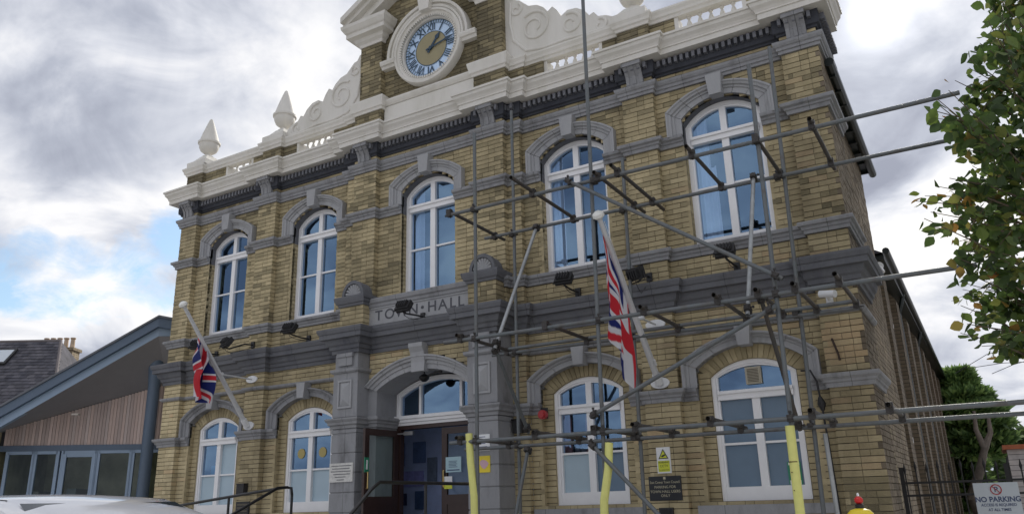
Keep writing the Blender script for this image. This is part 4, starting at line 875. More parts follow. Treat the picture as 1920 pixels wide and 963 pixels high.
FLN = ['floodlight half hidden behind the left flagpole', 'floodlight on a long arm between the first two upper windows', 'floodlight under the second upper window from the left', 'floodlight in front of the carved name panel', 'floodlight below the upper window next to the right flagpole', 'wire-caged floodlight just right of the right flag', 'floodlight behind the long diagonal tube under the last upper window']
for k, (x, yb, zb, yh, zh, rz) in enumerate([(-5.1, YW, 4.30, -.62, 4.42, .2), (-3.98, YP, 4.33, -.86, 4.28, -.3), (-2.68, YW, 4.30, -.63, 4.41, .1), (.08, -.46, 4.26, -.96, 4.33, .0), (2.66, YW, 4.32, -.61, 4.42, .1), (3.81, YP, 4.33, -.78, 4.26, -.4), (4.99, YW, 4.30, -.70, 4.38, .1)]):
    t = thing('floodlight', 'black '+FLN[k], 'floodlight', (x, yb, zb), 'facade floodlights')
    mb = MB(); mb.box(x-.04, x+.04, yb-.03, yb+.02, zb-.06, zb+.06); mb.tube([(x, yb, zb), (x, yb-.2, zb-.01), (x, yh+.06, zh-.10)], .014, 8); mb.build('arm', m_blackm, t)
    c = Vector((x, yh, zh)); q = Matrix.Rotation(rz, 3, 'Z') @ Matrix.Rotation(R(-35 if k != 5 else 20), 3, 'X')
    ax, ay, az = q @ Vector((1, 0, 0)), q @ Vector((0, 1, 0)), q @ Vector((0, 0, 1))
    mb = MB(); mb.obox(c, ax, ay, az, .125, .045, .085); mb.obox(c-ay*.045-az*.0, ax, ay, az, .09, .03, .055)
    for z_ in range(5): mb.obox(c-ay*.075+ax*(-.08+z_*.04), ax, ay, az, .006, .02, .05)
    mb.build('lamp_head', m_blackm, t)
    mb = MB(); mb.obox(c+ay*.047, ax, ay, az, .105, .004, .066); mb.build('lamp_glass', mat('lamp_glass', (.35, .38, .4), .1, spec=.6), t)
    mb = MB(); mb.tube([c+ax*.135, c+ax*.14-az*.11-ay*.02, c-ax*.14-az*.11-ay*.02, c-ax*.135], .008, 6); mb.tube([c-az*.11-ay*.02, Vector((x, yh+.06, zh-.10))], .014, 6); mb.build('yoke', m_blackm, t)
    mb = MB(); pz = c-az*.05-ay*.06; mb.tube([pz, pz+Vector((.03, .05, -.14)), pz+Vector((.01, .2, -.16)), (x+.02, yb-.02, zb-.05)], .005, 5); mb.build('cable', m_blackm, t)

def plate(name, label, cat, x0, x1, z0, z1, y, m, th=.012):
    mb = MB(); mb.box(x0, x1, y-th, y+.004, z0, z1); return tag(mb.build(name, m), label, cat)
t = plate('warning_sign', 'white and yellow camera warning sign on the brick pier between the right windows', 'sign', 3.71, 3.895, 1.72, 2.045, YP-.006, m_signw)
mb = MB(); y = YP-.0195; mb.prism([(3.735, 1.90), (3.87, 1.90), (3.8025, 2.025)], y-.001, y+.001); mb.build('triangle_border', m_ink, t)
mb = MB(); y = YP-.0215; mb.prism([(3.752, 1.91), (3.853, 1.91), (3.8025, 2.003)], y-.0005, y+.0005); mb.prism([(3.725, 1.74), (3.88, 1.74), (3.88, 1.875), (3.725, 1.875)], y-.0005, y+.0005); mb.build('yellow_field', m_signl, t)
mb = MB(); y = YP-.0235; mb.prism([(3.775, 1.925), (3.80, 1.922), (3.835, 1.945), (3.825, 1.957), (3.78, 1.94)], y-.0005, y+.0005); mb.build('camera_symbol', m_ink, t, normals=False)
for tx, sz, z_, sx_ in (('WARNING', .036, 1.855, .85), ('CCTV', .042, 1.81, 1), ('IN OPERATION', .022, 1.76, .9)): mb = MB(); put_text(mb, tx, sz, (3.8025, y, z_), sx=sx_); mb.build('lettering', m_ink, t, normals=False)
t = plate('parking_plaque', 'black plaque with gold lettering under the yellow warning sign', 'plaque', 3.58, 4.01, 1.385, 1.685, YP-.006, m_signb, .02)
mb = MB(); y = YP-.0275; mb.box(3.78, 3.81, y, y+.002, 1.645, 1.675); mb.build('crest', m_plaq, t)
for tx, sz, z_, sx_ in (('East Cowes Town Council', .045, 1.61, .82), ('PARKING FOR', .045, 1.55, 1), ('TOWN HALL USERS', .045, 1.495, 1), ('ONLY', .045, 1.445, 1)): mb = MB(); put_text(mb, tx, sz, (3.795, y, z_), sx=sx_); mb.build('lettering', m_plaq, t, normals=False)
t = plate('meter_box', 'small dark box below the black plaque', 'box', 3.70, 3.88, 1.15, 1.30, YP, m_blackm, .05)
mb = MB(); mb.box(3.72, 3.86, YP-.056, YP-.05, 1.17, 1.28); mb.build('box_lid', m_black, t)
t = plate('white_plaque', 'white plaque with faint lines of text on the left stone door pier', 'plaque', -1.56, -1.08, 1.79, 2.075, YS-.004, mat('plaque_white', (.62, .61, .58), .6, .2, 20))
mb = MB()
for k, (a, b) in enumerate([(-1.52, -1.11), (-1.50, -1.14), (-1.53, -1.12), (-1.48, -1.13), (-1.44, -1.22), (-1.40, -1.25)]): mb.box(a, b, YS-.0185, YS-.017, 2.04-k*.042-.012, 2.04-k*.042)
mb.build('worn_print', mat('ink_grey', (.14, .14, .15), .7), t)
t = plate('yellow_poster', 'small orange-yellow poster with a pink figure on the right stone door pier', 'poster', 1.20, 1.42, 1.825, 2.05, YS-.004, m_signy, .006)
mb = MB(); mb.prism([(1.25, 1.94), (1.29, 1.89), (1.33, 1.87), (1.37, 1.90), (1.40, 1.945), (1.36, 1.985), (1.30, 2.0), (1.26, 1.98)], YS-.013, YS-.011); mb.build('print', m_pinkp, t)
t = plate('white_notice', 'white notice crossed by a scaffold tube on the right stone door pier', 'notice', 1.20, 1.42, 2.12, 2.345, YS-.004, m_signw, .006)
mb = MB()
for k in range(4): mb.box(1.24, 1.38-.03*(k % 2), YS-.0125, YS-.011, 2.17+k*.045, 2.18+k*.045)
mb.build('print', m_inkb, t)
t = thing('alarm_bell', 'red alarm bell on the wall left of the first window right of the door', 'alarm', (2.02, YW, 2.60))
mb = MB(); mb.prism([(2.03+.065*math.cos(a), 2.60+.065*math.sin(a)) for a in [2*math.pi*k/24 for k in range(24)]], YW-.10, YW-.03); mb.prism([(2.03+.045*math.cos(a), 2.60+.045*math.sin(a)) for a in [2*math.pi*k/24 for k in range(24)]], YW-.125, YW-.10); mb.build('gong', m_red, t, smooth=True)
mb = MB(); mb.box(1.98, 2.08, YW-.03, YW, 2.55, 2.70); mb.build('backplate', m_blackm, t)
t = thing('wall_lantern', 'dark square wall lamp beside the right stone door pier', 'lamp', (1.67, YC, 2.4)); mb = MB(); mb.box(1.60, 1.75, YC-.10, YC, 2.36, 2.54); mb.build('body', m_blackm, t); mb = MB(); mb.box(1.585, 1.765, YC-.115, YC, 2.54, 2.56); mb.build('lid', m_black, t)
t = thing('wall_lantern', 'black box lamp low on the pier between the two left windows', 'lamp', (-3.95, YP, 1.72)); mb = MB(); mb.box(-4.04, -3.86, YP-.10, YP, 1.68, 1.85); mb.build('body', m_blackm, t); mb = MB(); mb.box(-4.05, -3.85, YP-.11, YP, 1.85, 1.865); mb.build('lid', m_black, t)
t = plate('notice_board', 'small dark slatted plaque beneath the black box lamp on the left pier', 'plaque', -4.10, -3.78, 1.30, 1.56, YP, m_blackm, .03)
mb = MB()
for k in range(4): mb.box(-4.07, -3.81, YP-.036, YP-.03, 1.33+k*.055, 1.36+k*.055)
mb.build('strip', mat('brown_strip', (.10, .085, .06), .6), t)
t = thing('porch_lamp', 'black lantern hanging under the crown of the door arch', 'lamp', (-.09, -.2, 3.3))
mb = MB(); mb.tube([(-.09, -.2, 3.47), (-.09, -.2, 3.38)], .01, 6); mb.build('rod', m_black, t); mb = MB(); mb.lathe((-.09, -.2, 3.28), [(.03, 0), (.07, .03), (.085, .07), (.06, .10), (.03, .12)], 14); mb.tube([(-.02, -.2, 3.36), (.12, -.2, 3.40), (.25, -.2, 3.41)], .02, 6); mb.build('lamp_body', m_black, t, smooth=True)
t = thing('security_camera', 'white security camera behind the upper scaffold rail near the right corner', 'camera', (6.06, YP, 3.70)); mb = MB(); mb.tube([(6.0, YP-.14, 3.72), (6.18, YP-.22, 3.68)], .045, 12); mb.build('housing', m_signw, t, smooth=True); mb = MB(); mb.tube([(6.08, YP, 3.66), (6.08, YP-.15, 3.68)], .02, 8); mb.box(6.04, 6.12, YP-.02, YP, 3.60, 3.70); mb.build('bracket', m_signw, t)
t = thing('security_camera', 'white camera cluster high on the side wall of the front block', 'camera', (6.32, 3.6, 4.9)); mb = MB(); mb.tube([(6.34, 3.7, 4.95), (6.42, 3.2, 4.88)], .07, 12); mb.build('housing', m_signw, t, smooth=True); mb = MB(); mb.box(6.30, 6.38, 3.6, 3.8, 4.8, 5.0); mb.tube([(6.40, 3.3, 4.95), (6.48, 3.1, 4.75)], .025, 8); mb.build('bracket', m_signw, t)
t = thing('iron_hook', 'rusty iron hook on the brick of the right corner pier', 'hook', (6.07, YP, 3.05)); mb = MB(); mb.tube([(6.04, YP+.01, 3.17), (6.045, YP-.04, 3.18), (6.06, YP-.05, 3.12), (6.09, YP-.03, 2.99), (6.095, YP-.02, 2.92)], .013, 8); mb.build('bar', mat('rust', (.05, .032, .024), .8), t, smooth=True)
t = plate('green_sticker', 'green and white certificate sticker in the corner of the last lower window', 'sticker', 5.27, 5.43, 1.52, 1.80, .035, m_signg, .003)
mb = MB(); mb.box(5.285, 5.415, .029, .031, 1.53, 1.58); mb.box(5.285, 5.415, .029, .031, 1.76, 1.79); mb.box(5.32, 5.38, .029, .031, 1.64, 1.70); mb.build('print', m_signw, t)
t = thing('conduit', 'black cable dropping beside the last lower window frame', 'cable', (5.80, YW, 2.5)); mb = MB(); mb.tube([(5.62, YW-.02, 2.86), (5.74, YW-.12, 2.84), (5.80, YW-.13, 2.70), (5.81, YW-.06, 2.40), (5.82, YW-.03, 2.0), (5.86, YW-.03, .4)], .012, 8); mb.build('cable', m_blackm, t, smooth=True); mb = MB(); mb.tube([(5.805, YW-.09, 2.52), (5.81, YW-.06, 2.44), (5.812, YW-.05, 2.36)], [.02, .05, .02], 8); mb.build('junction', m_blackm, t, smooth=True)

# ------------------------------------------------------------------ scaffold
SCF = thing('scaffold', 'grey tube scaffold standing in front of the right half of the town hall', 'scaffold', (4, -1.3, 0))
TR = .0242; A_, B_ = -1.95, -.78
def tb(name, p, q, m=None, r=TR):
    p, q = Vector(p), Vector(q); mb = MB(); mb.tube([p, q], r, 12, hollow=True); d = (q-p).normalized()
    mb.tube([p, q], r*.86, 10, hollow=True)
    return mb.build(name, m or m_tube, SCF, smooth=True, normals=False)
def coupler(c, d1, d2):
    c = Vector(c); d1 = Vector(d1).normalized(); d2 = Vector(d2).normalized(); n = d1.cross(d2).normalized(); mb = MB()
    mb.obox(c+n*.0, d1, d2, n, .034, .034, .05)
    mb.tube([c+n*.026-d1*.03, c+n*.026+d1*.03], .034, 10); mb.tube([c-n*.026-d2*.03, c-n*.026+d2*.03], .034, 10)
    mb.tube([c+n*.03+d2*.03, c+n*.03+d2*.075], .009, 6); mb.tube([c-n*.03+d1*.03, c-n*.03+d1*.075], .009, 6); mb.tube([c+n*.03+d2*.055, c+n*.03+d2*.075], .016, 6); mb.tube([c-n*.03-d1*.03, c-n*.03-d1*.07], .013, 6)
    mb.build('coupler', m_coup, SCF)
X, Yv, Zv = (1, 0, 0), (0, 1, 0), (0, 0, 1)
ZT, ZM, ZL = 5.17, 3.42, 2.14
SX = [2.03, 3.70, 5.77]
tops = {('A', 0): 6.31, ('A', 1): 9.6, ('A', 2): 6.15, ('B', 0): 7.19, ('B', 1): 5.95, ('B', 2): 6.98}
for k, x in enumerate(SX):
    xa = x+(.0, .0, .0)[k]; tx = (.02, .13, .05)[k]
    tb('standard', (xa-.01, A_, .0), (xa+tx, A_, tops[('A', k)]))
    xb = (1.95, 3.70, 5.76)[k]; tb('standard', (xb-.02, B_, .0), (xb+(.03, .04, .12)[k], B_, tops[('B', k)]))
    for z in (ZT, ZM, ZL):
        coupler((xa+tx*z/6, A_-.02, z), X, Zv); coupler((xb, B_-.02, z), X, Zv)
    mb = MB(); mb.box(xa-.075, xa+.075, A_-.075, A_+.075, 0, .008); mb.build('base_plate', m_coup, SCF)
for z, xa0, xa1, xb0, xb1 in ((ZT, 1.65, 7.80, 1.49, 7.76), (ZM, 1.57, 7.64, 1.58, 6.46), (ZL, 1.66, 8.6, 1.10, 8.6)):
    tb('ledger', (xa0, A_-.05, z), (xa1, A_-.05, z-.01)); tb('ledger', (xb0, B_-.05, z+(.02 if z == ZT else 0)), (xb1, B_-.05, z-.02), m_tube)
tb('ledger', (1.58, B_-.06, ZM+.055), (6.40, B_-.06, ZM+.06))
trs = {ZT: [(1.66, -2.0, -.55), (2.96, -2.55, -.68), (3.88, -2.12, -.45), (4.14, -2.2, -.40), (5.07, -2.2, -.65), (5.80, -2.02, -.6), (6.40, -2.12, -.55)],
       ZM: [(1.83, -2.1, -.45), (3.07, -2.02, -.65), (4.34, -2.12, -.6), (5.19, -2.15, -.65), (5.62, -2.10, -.7), (6.0, -2.12, -.55), (6.43, -2.25, -.45)],
       ZL: [(1.82, -2.1, -.6), (2.88, -2.06, -.62), (3.64, -2.05, -.65), (4.14, -2.1, -.6), (4.98, -2.1, -.6), (6.0, -2.1, -.62), (6.70, -2.1, -.6)]}
for z, l in trs.items():
    for x, ya, yb in l:
        zz_ = z+.05; tb('transom', (x, ya, zz_), (x, yb, zz_-.005), m_tuber); coupler((x, A_-.05, z+.025), X, Yv); coupler((x, B_-.05, z+.025), X, Yv)
br = [((3.46, A_-.10, 5.24), (5.90, A_-.10, 3.55)), ((3.62, A_-.10, 2.31), (5.80, A_-.10, 3.28)), ((2.41, B_-.10, 5.20), (2.31, A_, 3.26)), ((2.29, A_+.02, 3.30), (2.16, B_-.1, 2.30)),
      ((2.15, B_-.1, 2.12), (2.30, A_, .3)), ((5.50, B_-.1, 5.24), (5.48, A_-.02, 3.24)), ((5.62, A_+.03, 3.46), (5.65, B_-.1, 2.10)), ((3.58, A_-.08, 2.04), (5.1, A_-.08, .45))]
for k, (p, q) in enumerate(br):
    tb('brace', p, q, m_tubel if k in (2, 5) else m_tuber if k == 6 else m_tube)
    dd = Vector(q)-Vector(p); coupler(Vector(p)+dd.normalized()*.06, dd, Zv if k < 2 or k == 7 else X); coupler(Vector(q)-dd.normalized()*.08, dd, Zv if k < 2 or k == 7 else X)
tb('standard', (5.93, B_-.05, 0), (5.90, B_-.05, 2.05), m_tubel)
for k, pts in enumerate([[(1.93, A_-.03, 2.24), (1.95, A_-.03, 1.9), (1.995, A_-.03, 1.5), (2.0, A_-.03, 1.1), (2.0, A_, .1)], [(3.80, A_-.03, 2.02), (3.78, A_-.04, 1.75), (3.70, A_-.03, 1.4), (3.67, A_, 1.0), (3.68, A_, .1)], [(5.76, A_, 2.07), (5.755, A_, 1.5), (5.75, A_, .1)]]):
    mb = MB(); mb.tube(pts, .046, 14, cap=True); sl = mb.build('foam_sleeve', m_yel, SCF, smooth=True)
    if k == 2:
        mb = MB()
        for z_ in (1.72, 1.62, 1.45): mb.tube([(5.735, A_-.046, z_), (5.735, A_-.052, z_)], .006, 8)
        mb.tube([(5.755, A_, 1.715), (5.755, A_, 1.725)], .0475, 14); mb.build('sleeve_marks', mat('rust_spot', (.10, .06, .03), .8), sl)

# ------------------------------------------------------------------ modern cafe extension on the left
EX = thing('cafe_extension', 'low modern building with sloping blue-grey roof and timber cladding beside the town hall', 'building', (-10, 2, 0))
ea = R(40); EU = Vector((math.cos(ea), math.sin(ea), 0)); EN = Vector((math.sin(ea), -math.cos(ea), 0)); EO = Vector((-9.7, 2.0, 0))
def ep(s, o, z): return EO+EU*s+EN*o+Vector((0, 0, z))
def ebox(mb, s0, s1, o0, o1, z0, z1): mb.obox(ep((s0+s1)/2, (o0+o1)/2, (z0+z1)/2), EU, EN, Vector((0, 0, 1)), abs(s1-s0)/2, abs(o1-o0)/2, (z1-z0)/2)
clad_z = lambda s: 3.36+(s+3.21)*.94/3.08
mb = MB(); V = [ep(-3.4, -.04, 2.95), ep(3.2, -.04, 2.95), ep(3.2, -.04, 5.4), ep(-3.4, -.04, 3.3)]; mb.poly(V); mb.build('back_wall', m_dark, EX, normals=False)
PLK = [mat('plank%d' % k, c, .8, .18, 3, .2, 30, stretch=(1, 1, .12)) for k, c in enumerate([(.60, .47, .42), (.54, .43, .39), (.66, .53, .48), (.55, .46, .43), (.48, .39, .36)])]
s = -3.3; k = 0
while s < 1.6:
    wd = .072; mb = MB(); o0 = random.uniform(0, .004); zt = clad_z(s)+.03
    ebox(mb, s, s+wd-.007, 0, .022+o0, 2.985, max(3.1, zt)); mb.build('plank', random.choice(PLK), EX); s += wd; k += 1
mb = MB(); ebox(mb, -3.45, 1.8, -.02, .06, 2.855, 2.985); mb.build('lintel', m_fasciad, EX)
# glazing
for a, b, nm in ((-3.17, -2.62, 0), (-2.57, -2.10, 0), (-1.98, -1.26, 1), (-1.20, -.50, 2), (-.44, .3, 0), (.36, 1.2, 0)):
    top = 2.855 if nm != 1 else 2.78
    mb = MB(); 
    for p_, q_, z0, z1 in ((a-.04, a+.03, 0, 2.855), (b-.03, b+.04, 0, 2.855), (a, b, top-.07, 2.855), (a, b, .05, .15)): ebox(mb, p_, q_, -.03, .05, z0, z1)
    if nm == 1: ebox(mb, a, a+.08, -.01, .065, .1, 2.78); ebox(mb, b-.08, b, -.01, .065, .1, 2.78)
    g = mb.build('window' if nm != 1 else 'door', m_fascia, EX)
    mb = MB(); mb.quad(ep(a, .01, .1), ep(b, .01, .1), ep(b, .01, top), ep(a, .01, top)); mb.build('pane', m_glassc, g, normals=False)
mb = MB(); ebox(mb, -3.4, 1.8, -3.0, -2.95, 0, 3.3); ebox(mb, -3.45, -3.4, -3, 0, 0, 3.3); ebox(mb, 1.8, 1.85, -3, 0, 0, 4.6); mb.build('interior_wall', mat('cafe_wall', (.50, .46, .30), .8, .3, 2), EX)
mb = MB(); ebox(mb, -3.4, 1.8, -3, 0, 2.98, 3.05); mb.build('ceiling', m_dark, EX)
for k in range(16):
    mb = MB(); s0 = -3.1+k*.28; h = random.uniform(1.3, 2.35); ebox(mb, s0, s0+random.uniform(.12, .24), -1.6-random.random(), -1.3, 0, h); mb.build('furniture', mat('shelf%d' % (k % 4), [(.3, .28, .25), (.06, .05, .05), (.12, .1, .08), (.2, .22, .22)][k % 4], .7), EX)
# roof with twisted soffit
def edge(s, o): return None
rs = [-6.0+.25*i for i in range(25)]+[.14]
fz = lambda s: 3.30+(s+2.94)*(5.41-3.30)/3.17      # fascia bottom along the front edge
mb = MB()
for s0, s1 in zip(rs[:-1], rs[1:]):
    for j in range(6):
        def pt(s, j): t = j/6; return ep(s+.0, 1.2*(1-t), fz(s)*(1-t)+(clad_z(s)+.03)*t)
        mb.quad(pt(s0, j), pt(s1, j), pt(s1, j+1), pt(s0, j+1))
s0, s1 = .14, 1.9
for j in range(6):
    t0, t1 = j/6, (j+1)/6
    mb.quad(ep(s0, 1.2*(1-t0), fz(s0)*(1-t0)+(clad_z(s0)+.03)*t0), ep(s1, 1.2*(1-t0)-.55*0, fz(s0)*(1-t0)+(clad_z(s1)+.03)*t0), ep(s1, 1.2*(1-t1), fz(s0)*(1-t1)+(clad_z(s1)+.03)*t1), ep(s0, 1.2*(1-t1), fz(s0)*(1-t1)+(clad_z(s0)+.03)*t1))
mb.build('soffit', m_soffit, EX, normals=False)
def band(nm, o0, o1, dz0, dz1, m):
    mb = MB(); a, b = -6.0, .14
    def col(s, o, z): return ep(s, o, fz(s)+z)
    V = [col(a, o0, dz0), col(b, o0, dz0), col(b, o0, dz1), col(a, o0, dz1), col(a, o1, dz0), col(b, o1, dz0), col(b, o1, dz1), col(a, o1, dz1)]
    mb.add(V, [(0, 1, 2, 3), (7, 6, 5, 4), (0, 4, 5, 1), (3, 2, 6, 7), (0, 3, 7, 4), (1, 5, 6, 2)])
    e0 = ep(.14, o0, fz(.14)+dz0); V2 = []
    for ss, oo in ((.14, o0), (1.9, o0-.5), (1.9, o1-.5), (.14, o1-.0)): V2 += [ep(ss, oo, fz(.14)+dz0-(.25 if ss > 1 else 0)), ep(ss, oo, fz(.14)+dz1-(.25 if ss > 1 else 0))]
    mb.add(V2, [(0, 2, 3, 1), (2, 4, 5, 3), (4, 6, 7, 5), (0, 6, 4, 2), (1, 3, 5, 7)])
    mb.build(nm, m, EX)
band('fascia', 1.20, 1.05, 0, .20, m_fascia); band('upper_fascia', 1.32, 1.0, .20, .42, m_fasciad); band('roof_edge', 1.36, .9, .42, .47, m_lead)
mb = MB(); a, b = -6.0, 1.9; mb.poly([ep(a, 1.3, fz(a)+.44), ep(.14, 1.3, fz(.14)+.44), ep(b, .8, fz(.14)+.2), ep(b, -3.2, 4.6), ep(a, -3.2, 3.4)]); mb.build('roof', m_lead, EX, normals=False)
cp = Dp(272, 880, 18.2); mb = MB(); mb.tube([(cp.x, cp.y, 0), (cp.x, cp.y, 4.3), (cp.x, cp.y, 4.9)], [.135, .135, .18], 20); mb.build('column', m_fasciad, EX, smooth=True)
mb = MB(); ebox(mb, -1.75, -1.6, .42, .55, 3.62, 3.66); mb.build('soffit_light', mat('soffit_lamp', (.6, .55, .5), .4), EX)
t = thing('boundary_wall', 'pale beige brick wall at the far left under the sloping roof', 'wall', (-12.6, -.3, 0)); mb = MB(); ebox(mb, -4.6, -3.46, -.05, .15, 0, 3.36); brick_tex(m_beige, 1); mb.build('brick_face', m_beige, t)

# ------------------------------------------------------------------ slate-roofed house behind the extension
HS = thing('slate_house', 'old house with grey slate roof, skylight and clay chimney pots at far left', 'house', (-24, 8, 0))
r0 = Dp(-160, 628, 31); r1 = Dp(112, 655, 31); r1.z = r0.z = (r0.z+r1.z)/2; RD = (r1-r0).normalized(); RN = Vector((RD.y, -RD.x, 0))
ev = lambda t: None
slope = 4.9; drop = 3.4; run = 3.5
RS = (RN*run+Vector((0, 0, -drop))).normalized(); RU = RS.cross(RD).normalized()*-1
if RU.z < 0: RU = -RU
Lr = (r1-r0).length; mb = MB(); rows = 24; sw = .26
for i in range(rows):
    ext = .0+(i/rows)*1.9      # hipped end widens downwards
    x = -(.13 if i % 2 else 0)
    while x < Lr+ext:
        a = r0+RD*x+RS*(i*slope/rows); e = min(sw-.012, Lr+ext-x+.1); h = slope/rows+.05; lift = random.uniform(.0, .008)
        b0 = a+RU*.012; c0 = a+RS*h+RU*(.03+lift)
        if e > .05:
            mb.add([b0, b0+RD*e, c0+RD*e, c0, c0-RU*.012, c0+RD*e-RU*.012], [(0, 1, 2, 3), (3, 2, 5, 4)], random.random())
        x += sw
mb.build('slates', m_slate, HS, tone=True, normals=False, kind='stuff')
mb = MB(); q1 = r1+RD*1.9+RS*slope; q0 = r0+RS*slope; mb.poly([r0, r1, q1, q0]); back0 = r0-RN*3.5+Vector((0, 0, -3.4)); back1 = r1+RD*1.9-RN*3.5+Vector((0, 0, -3.4)); mb.poly([r0, back0, back1, r1]); mb.poly([r1, back1, q1]); mb.build('roof', m_slate, HS, normals=False, tone=True)
mb = MB(); mb.tube([r0, r1], .07, 8); mb.tube([r1, q1], .06, 8); mb.build('ridge_tiles', mat('ridge', (.16, .14, .14), .8), HS)
mb = MB(); z = q0.z-.05
for a, b in ((q0-RN*.3, q1-RN*.3-RD*.3), (q1-RN*.3-RD*.3, back1+RN*.3-RD*.3), (back1+RN*.3-RD*.3, back0+RN*.3), (back0+RN*.3, q0-RN*.3)): mb.quad((a.x, a.y, 0), (b.x, b.y, 0), (b.x, b.y, z), (a.x, a.y, z))
mb.build('wall', m_beige, HS)
sk = r0+RD*((Dp(28, 675, 31)-r0).dot(RD)+.05)+RS*1.15+RU*.06
mb = MB(); mb.obox(sk, RD, RS, RU, .42, .50, .05); sy = mb.build('skylight', m_blackm, HS); mb = MB(); mb.obox(sk+RU*.03, RD, RS, RU, .34, .40, .03); mb.build('pane', mat('skylight_glass', (.55, .6, .65), .15, spec=.7), sy)
ch = r1-RN*1.9-RD*1.05+Vector((0, 0, -.42)); mb = MB(); mb.obox(ch+Vector((0, 0, -.6)), RD, RN, Vector((0, 0, 1)), .72, .3, 1.0); mb.obox(ch+Vector((0, 0, .42)), RD, RN, Vector((0, 0, 1)), .78, .36, .06); chm = mb.build('chimney', m_beige, HS)
for k in range(5): c = ch+RD*(-.55+k*.27)+Vector((0, 0, .47)); mb = MB(); mb.lathe(c, [(.10, 0), (.095, .05), (.08, .40), (.105, .42), (.105, .47), (.07, .48)], 12); mb.build('chimney_pot', m_term, chm, smooth=True)

# ------------------------------------------------------------------ right-hand side: railings, sign, shed, trees
FN = thing('iron_railings', 'black iron spiked railings behind the parking sign at the hall corner', 'fence', (8, 1.7, 0)); FY = 1.7
for z in (1.52, 1.36, .25): mb = MB(); mb.box(6.36, 9.8, FY-.012, FY+.012, z-.014, z+.014); mb.build('rail', m_blackm, FN)
for k in range(26):
    x = 6.42+k*.132; h = 1.66+(.03 if k % 2 else 0); mb = MB(); mb.tube([(x, FY, .1), (x, FY, h)], .009, 6); mb.tube([(x, FY, h-.02), (x, FY, h+.03), (x, FY, h+.11)], [.010, .02, .002], 6); mb.build('bar', m_blackm, FN)
for x in (6.38, 7.58, 8.9): mb = MB(); mb.box(x-.025, x+.025, FY-.025, FY+.025, 0, 1.72); mb.build('post', m_blackm, FN)
NS = thing('parking_sign', 'pale no-parking sign fixed to the iron railings at the right edge', 'sign', (7.4, FY, 1.2))
c0, c1 = Yp(1823, 905, FY-.03), Yp(1912, 960, FY-.03); nx0, nx1, nz0, nz1 = c0.x, Yp(1908, 905, FY-.03).x, c1.z-.02, c0.z
mb = MB(); mb.box(nx0, nx1, FY-.034, FY-.022, nz0, nz1); mb.build('board', m_signp, NS); xm = (nx0+nx1)/2; wS = nx1-nx0; hS = nz1-nz0; ys = FY-.037
for tx, sz, q_, sx_, bo in (('NO PARKING', .105, .53, .95, .0025), ('ACCESS IS REQUIRED', .055, .70, .9, .001), ('AT ALL TIMES', .055, .85, .9, .001), ('P', .10, .22, 1, .002)): mb = MB(); put_text(mb, tx, sz*wS/.6, (xm, ys, nz1-hS*q_), sx=sx_, bold=bo); mb.build('lettering', m_inkb, NS, normals=False)
mb = MB(); ring(mb, xm, [(.052*math.cos(a), nz1-hS*.22+.052*math.sin(a)) for a in [2*math.pi*k/28 for k in range(29)]], [(.064*math.cos(a), nz1-hS*.22+.064*math.sin(a)) for a in [2*math.pi*k/28 for k in range(29)]], [(0, .001), (1, .001), (1, -.001), (0, -.001)], ys-.002); mb.obox((xm, ys-.002, nz1-hS*.22), (.707, 0, -.707), (0, 1, 0), (.707, 0, .707), .055, .001, .005); mb.build('prohibition_ring', m_red, NS)
# yellow bollard with red lamp
bc = Dp(1613, 958, 6.0); t = thing('warning_bollard', 'yellow dome-topped bollard with a small red lamp near the right corner pier', 'bollard', (bc.x, bc.y, 0))
zt = Dp(1613, 952, 6.0).z; mb = MB(); mb.lathe((bc.x, bc.y, 0), [(.10, 0), (.10, zt-.08), (.092, zt-.035), (.07, zt-.012), (.03, zt)], 24); mb.build('post', m_signy, t, smooth=True)
mb = MB(); mb.lathe((bc.x, bc.y, zt-.004), [(.03, 0), (.032, .03), (.02, .04)], 14); mb.build('collar', m_black, t, smooth=True); mb = MB(); mb.lathe((bc.x, bc.y, zt+.034), [(.018, 0), (.03, .012), (.032, .035), (.018, .05), (.006, .055)], 16); mb.build('lamp', mat('red_lens', (.6, .02, .02), .2), t, smooth=True); mb = MB(); mb.lathe((bc.x, bc.y, zt+.088), [(.007, 0), (.01, .012), (.005, .025)], 10); mb.build('lamp_tip', m_signw, t, smooth=True)
# shed
s0 = Dp(1884, 838, 22); t = thing('boarded_shed', 'pale boarded shed with orange-red roof edge at far right', 'shed', (s0.x+1.5, s0.y+1, 0))
zt = s0.z
for k in range(17): mb = MB(); mb.box(s0.x+.03, s0.x+3.2, s0.y-random.uniform(0, .01), s0.y+.06, .05+k*(zt-.1)/17, .05+(k+1)*(zt-.1)/17-.012); mb.build('board', mat('shed_board%d' % (k % 2), [(.55, .5, .47), (.50, .46, .44)][k % 2], .8, .15, 5), t)
mb = MB(); mb.box(s0.x+.05, s0.x+3.15, s0.y+.05, s0.y+2.5, 0, zt-.12); mb.build('wall', m_dark, t); mb = MB(); mb.box(s0.x-.06, s0.x+3.3, s0.y-.1, s0.y+2.6, zt-.06, zt+.06); mb.build('roof', mat('red_felt', (.42, .13, .06), .8, .15, 4), t)

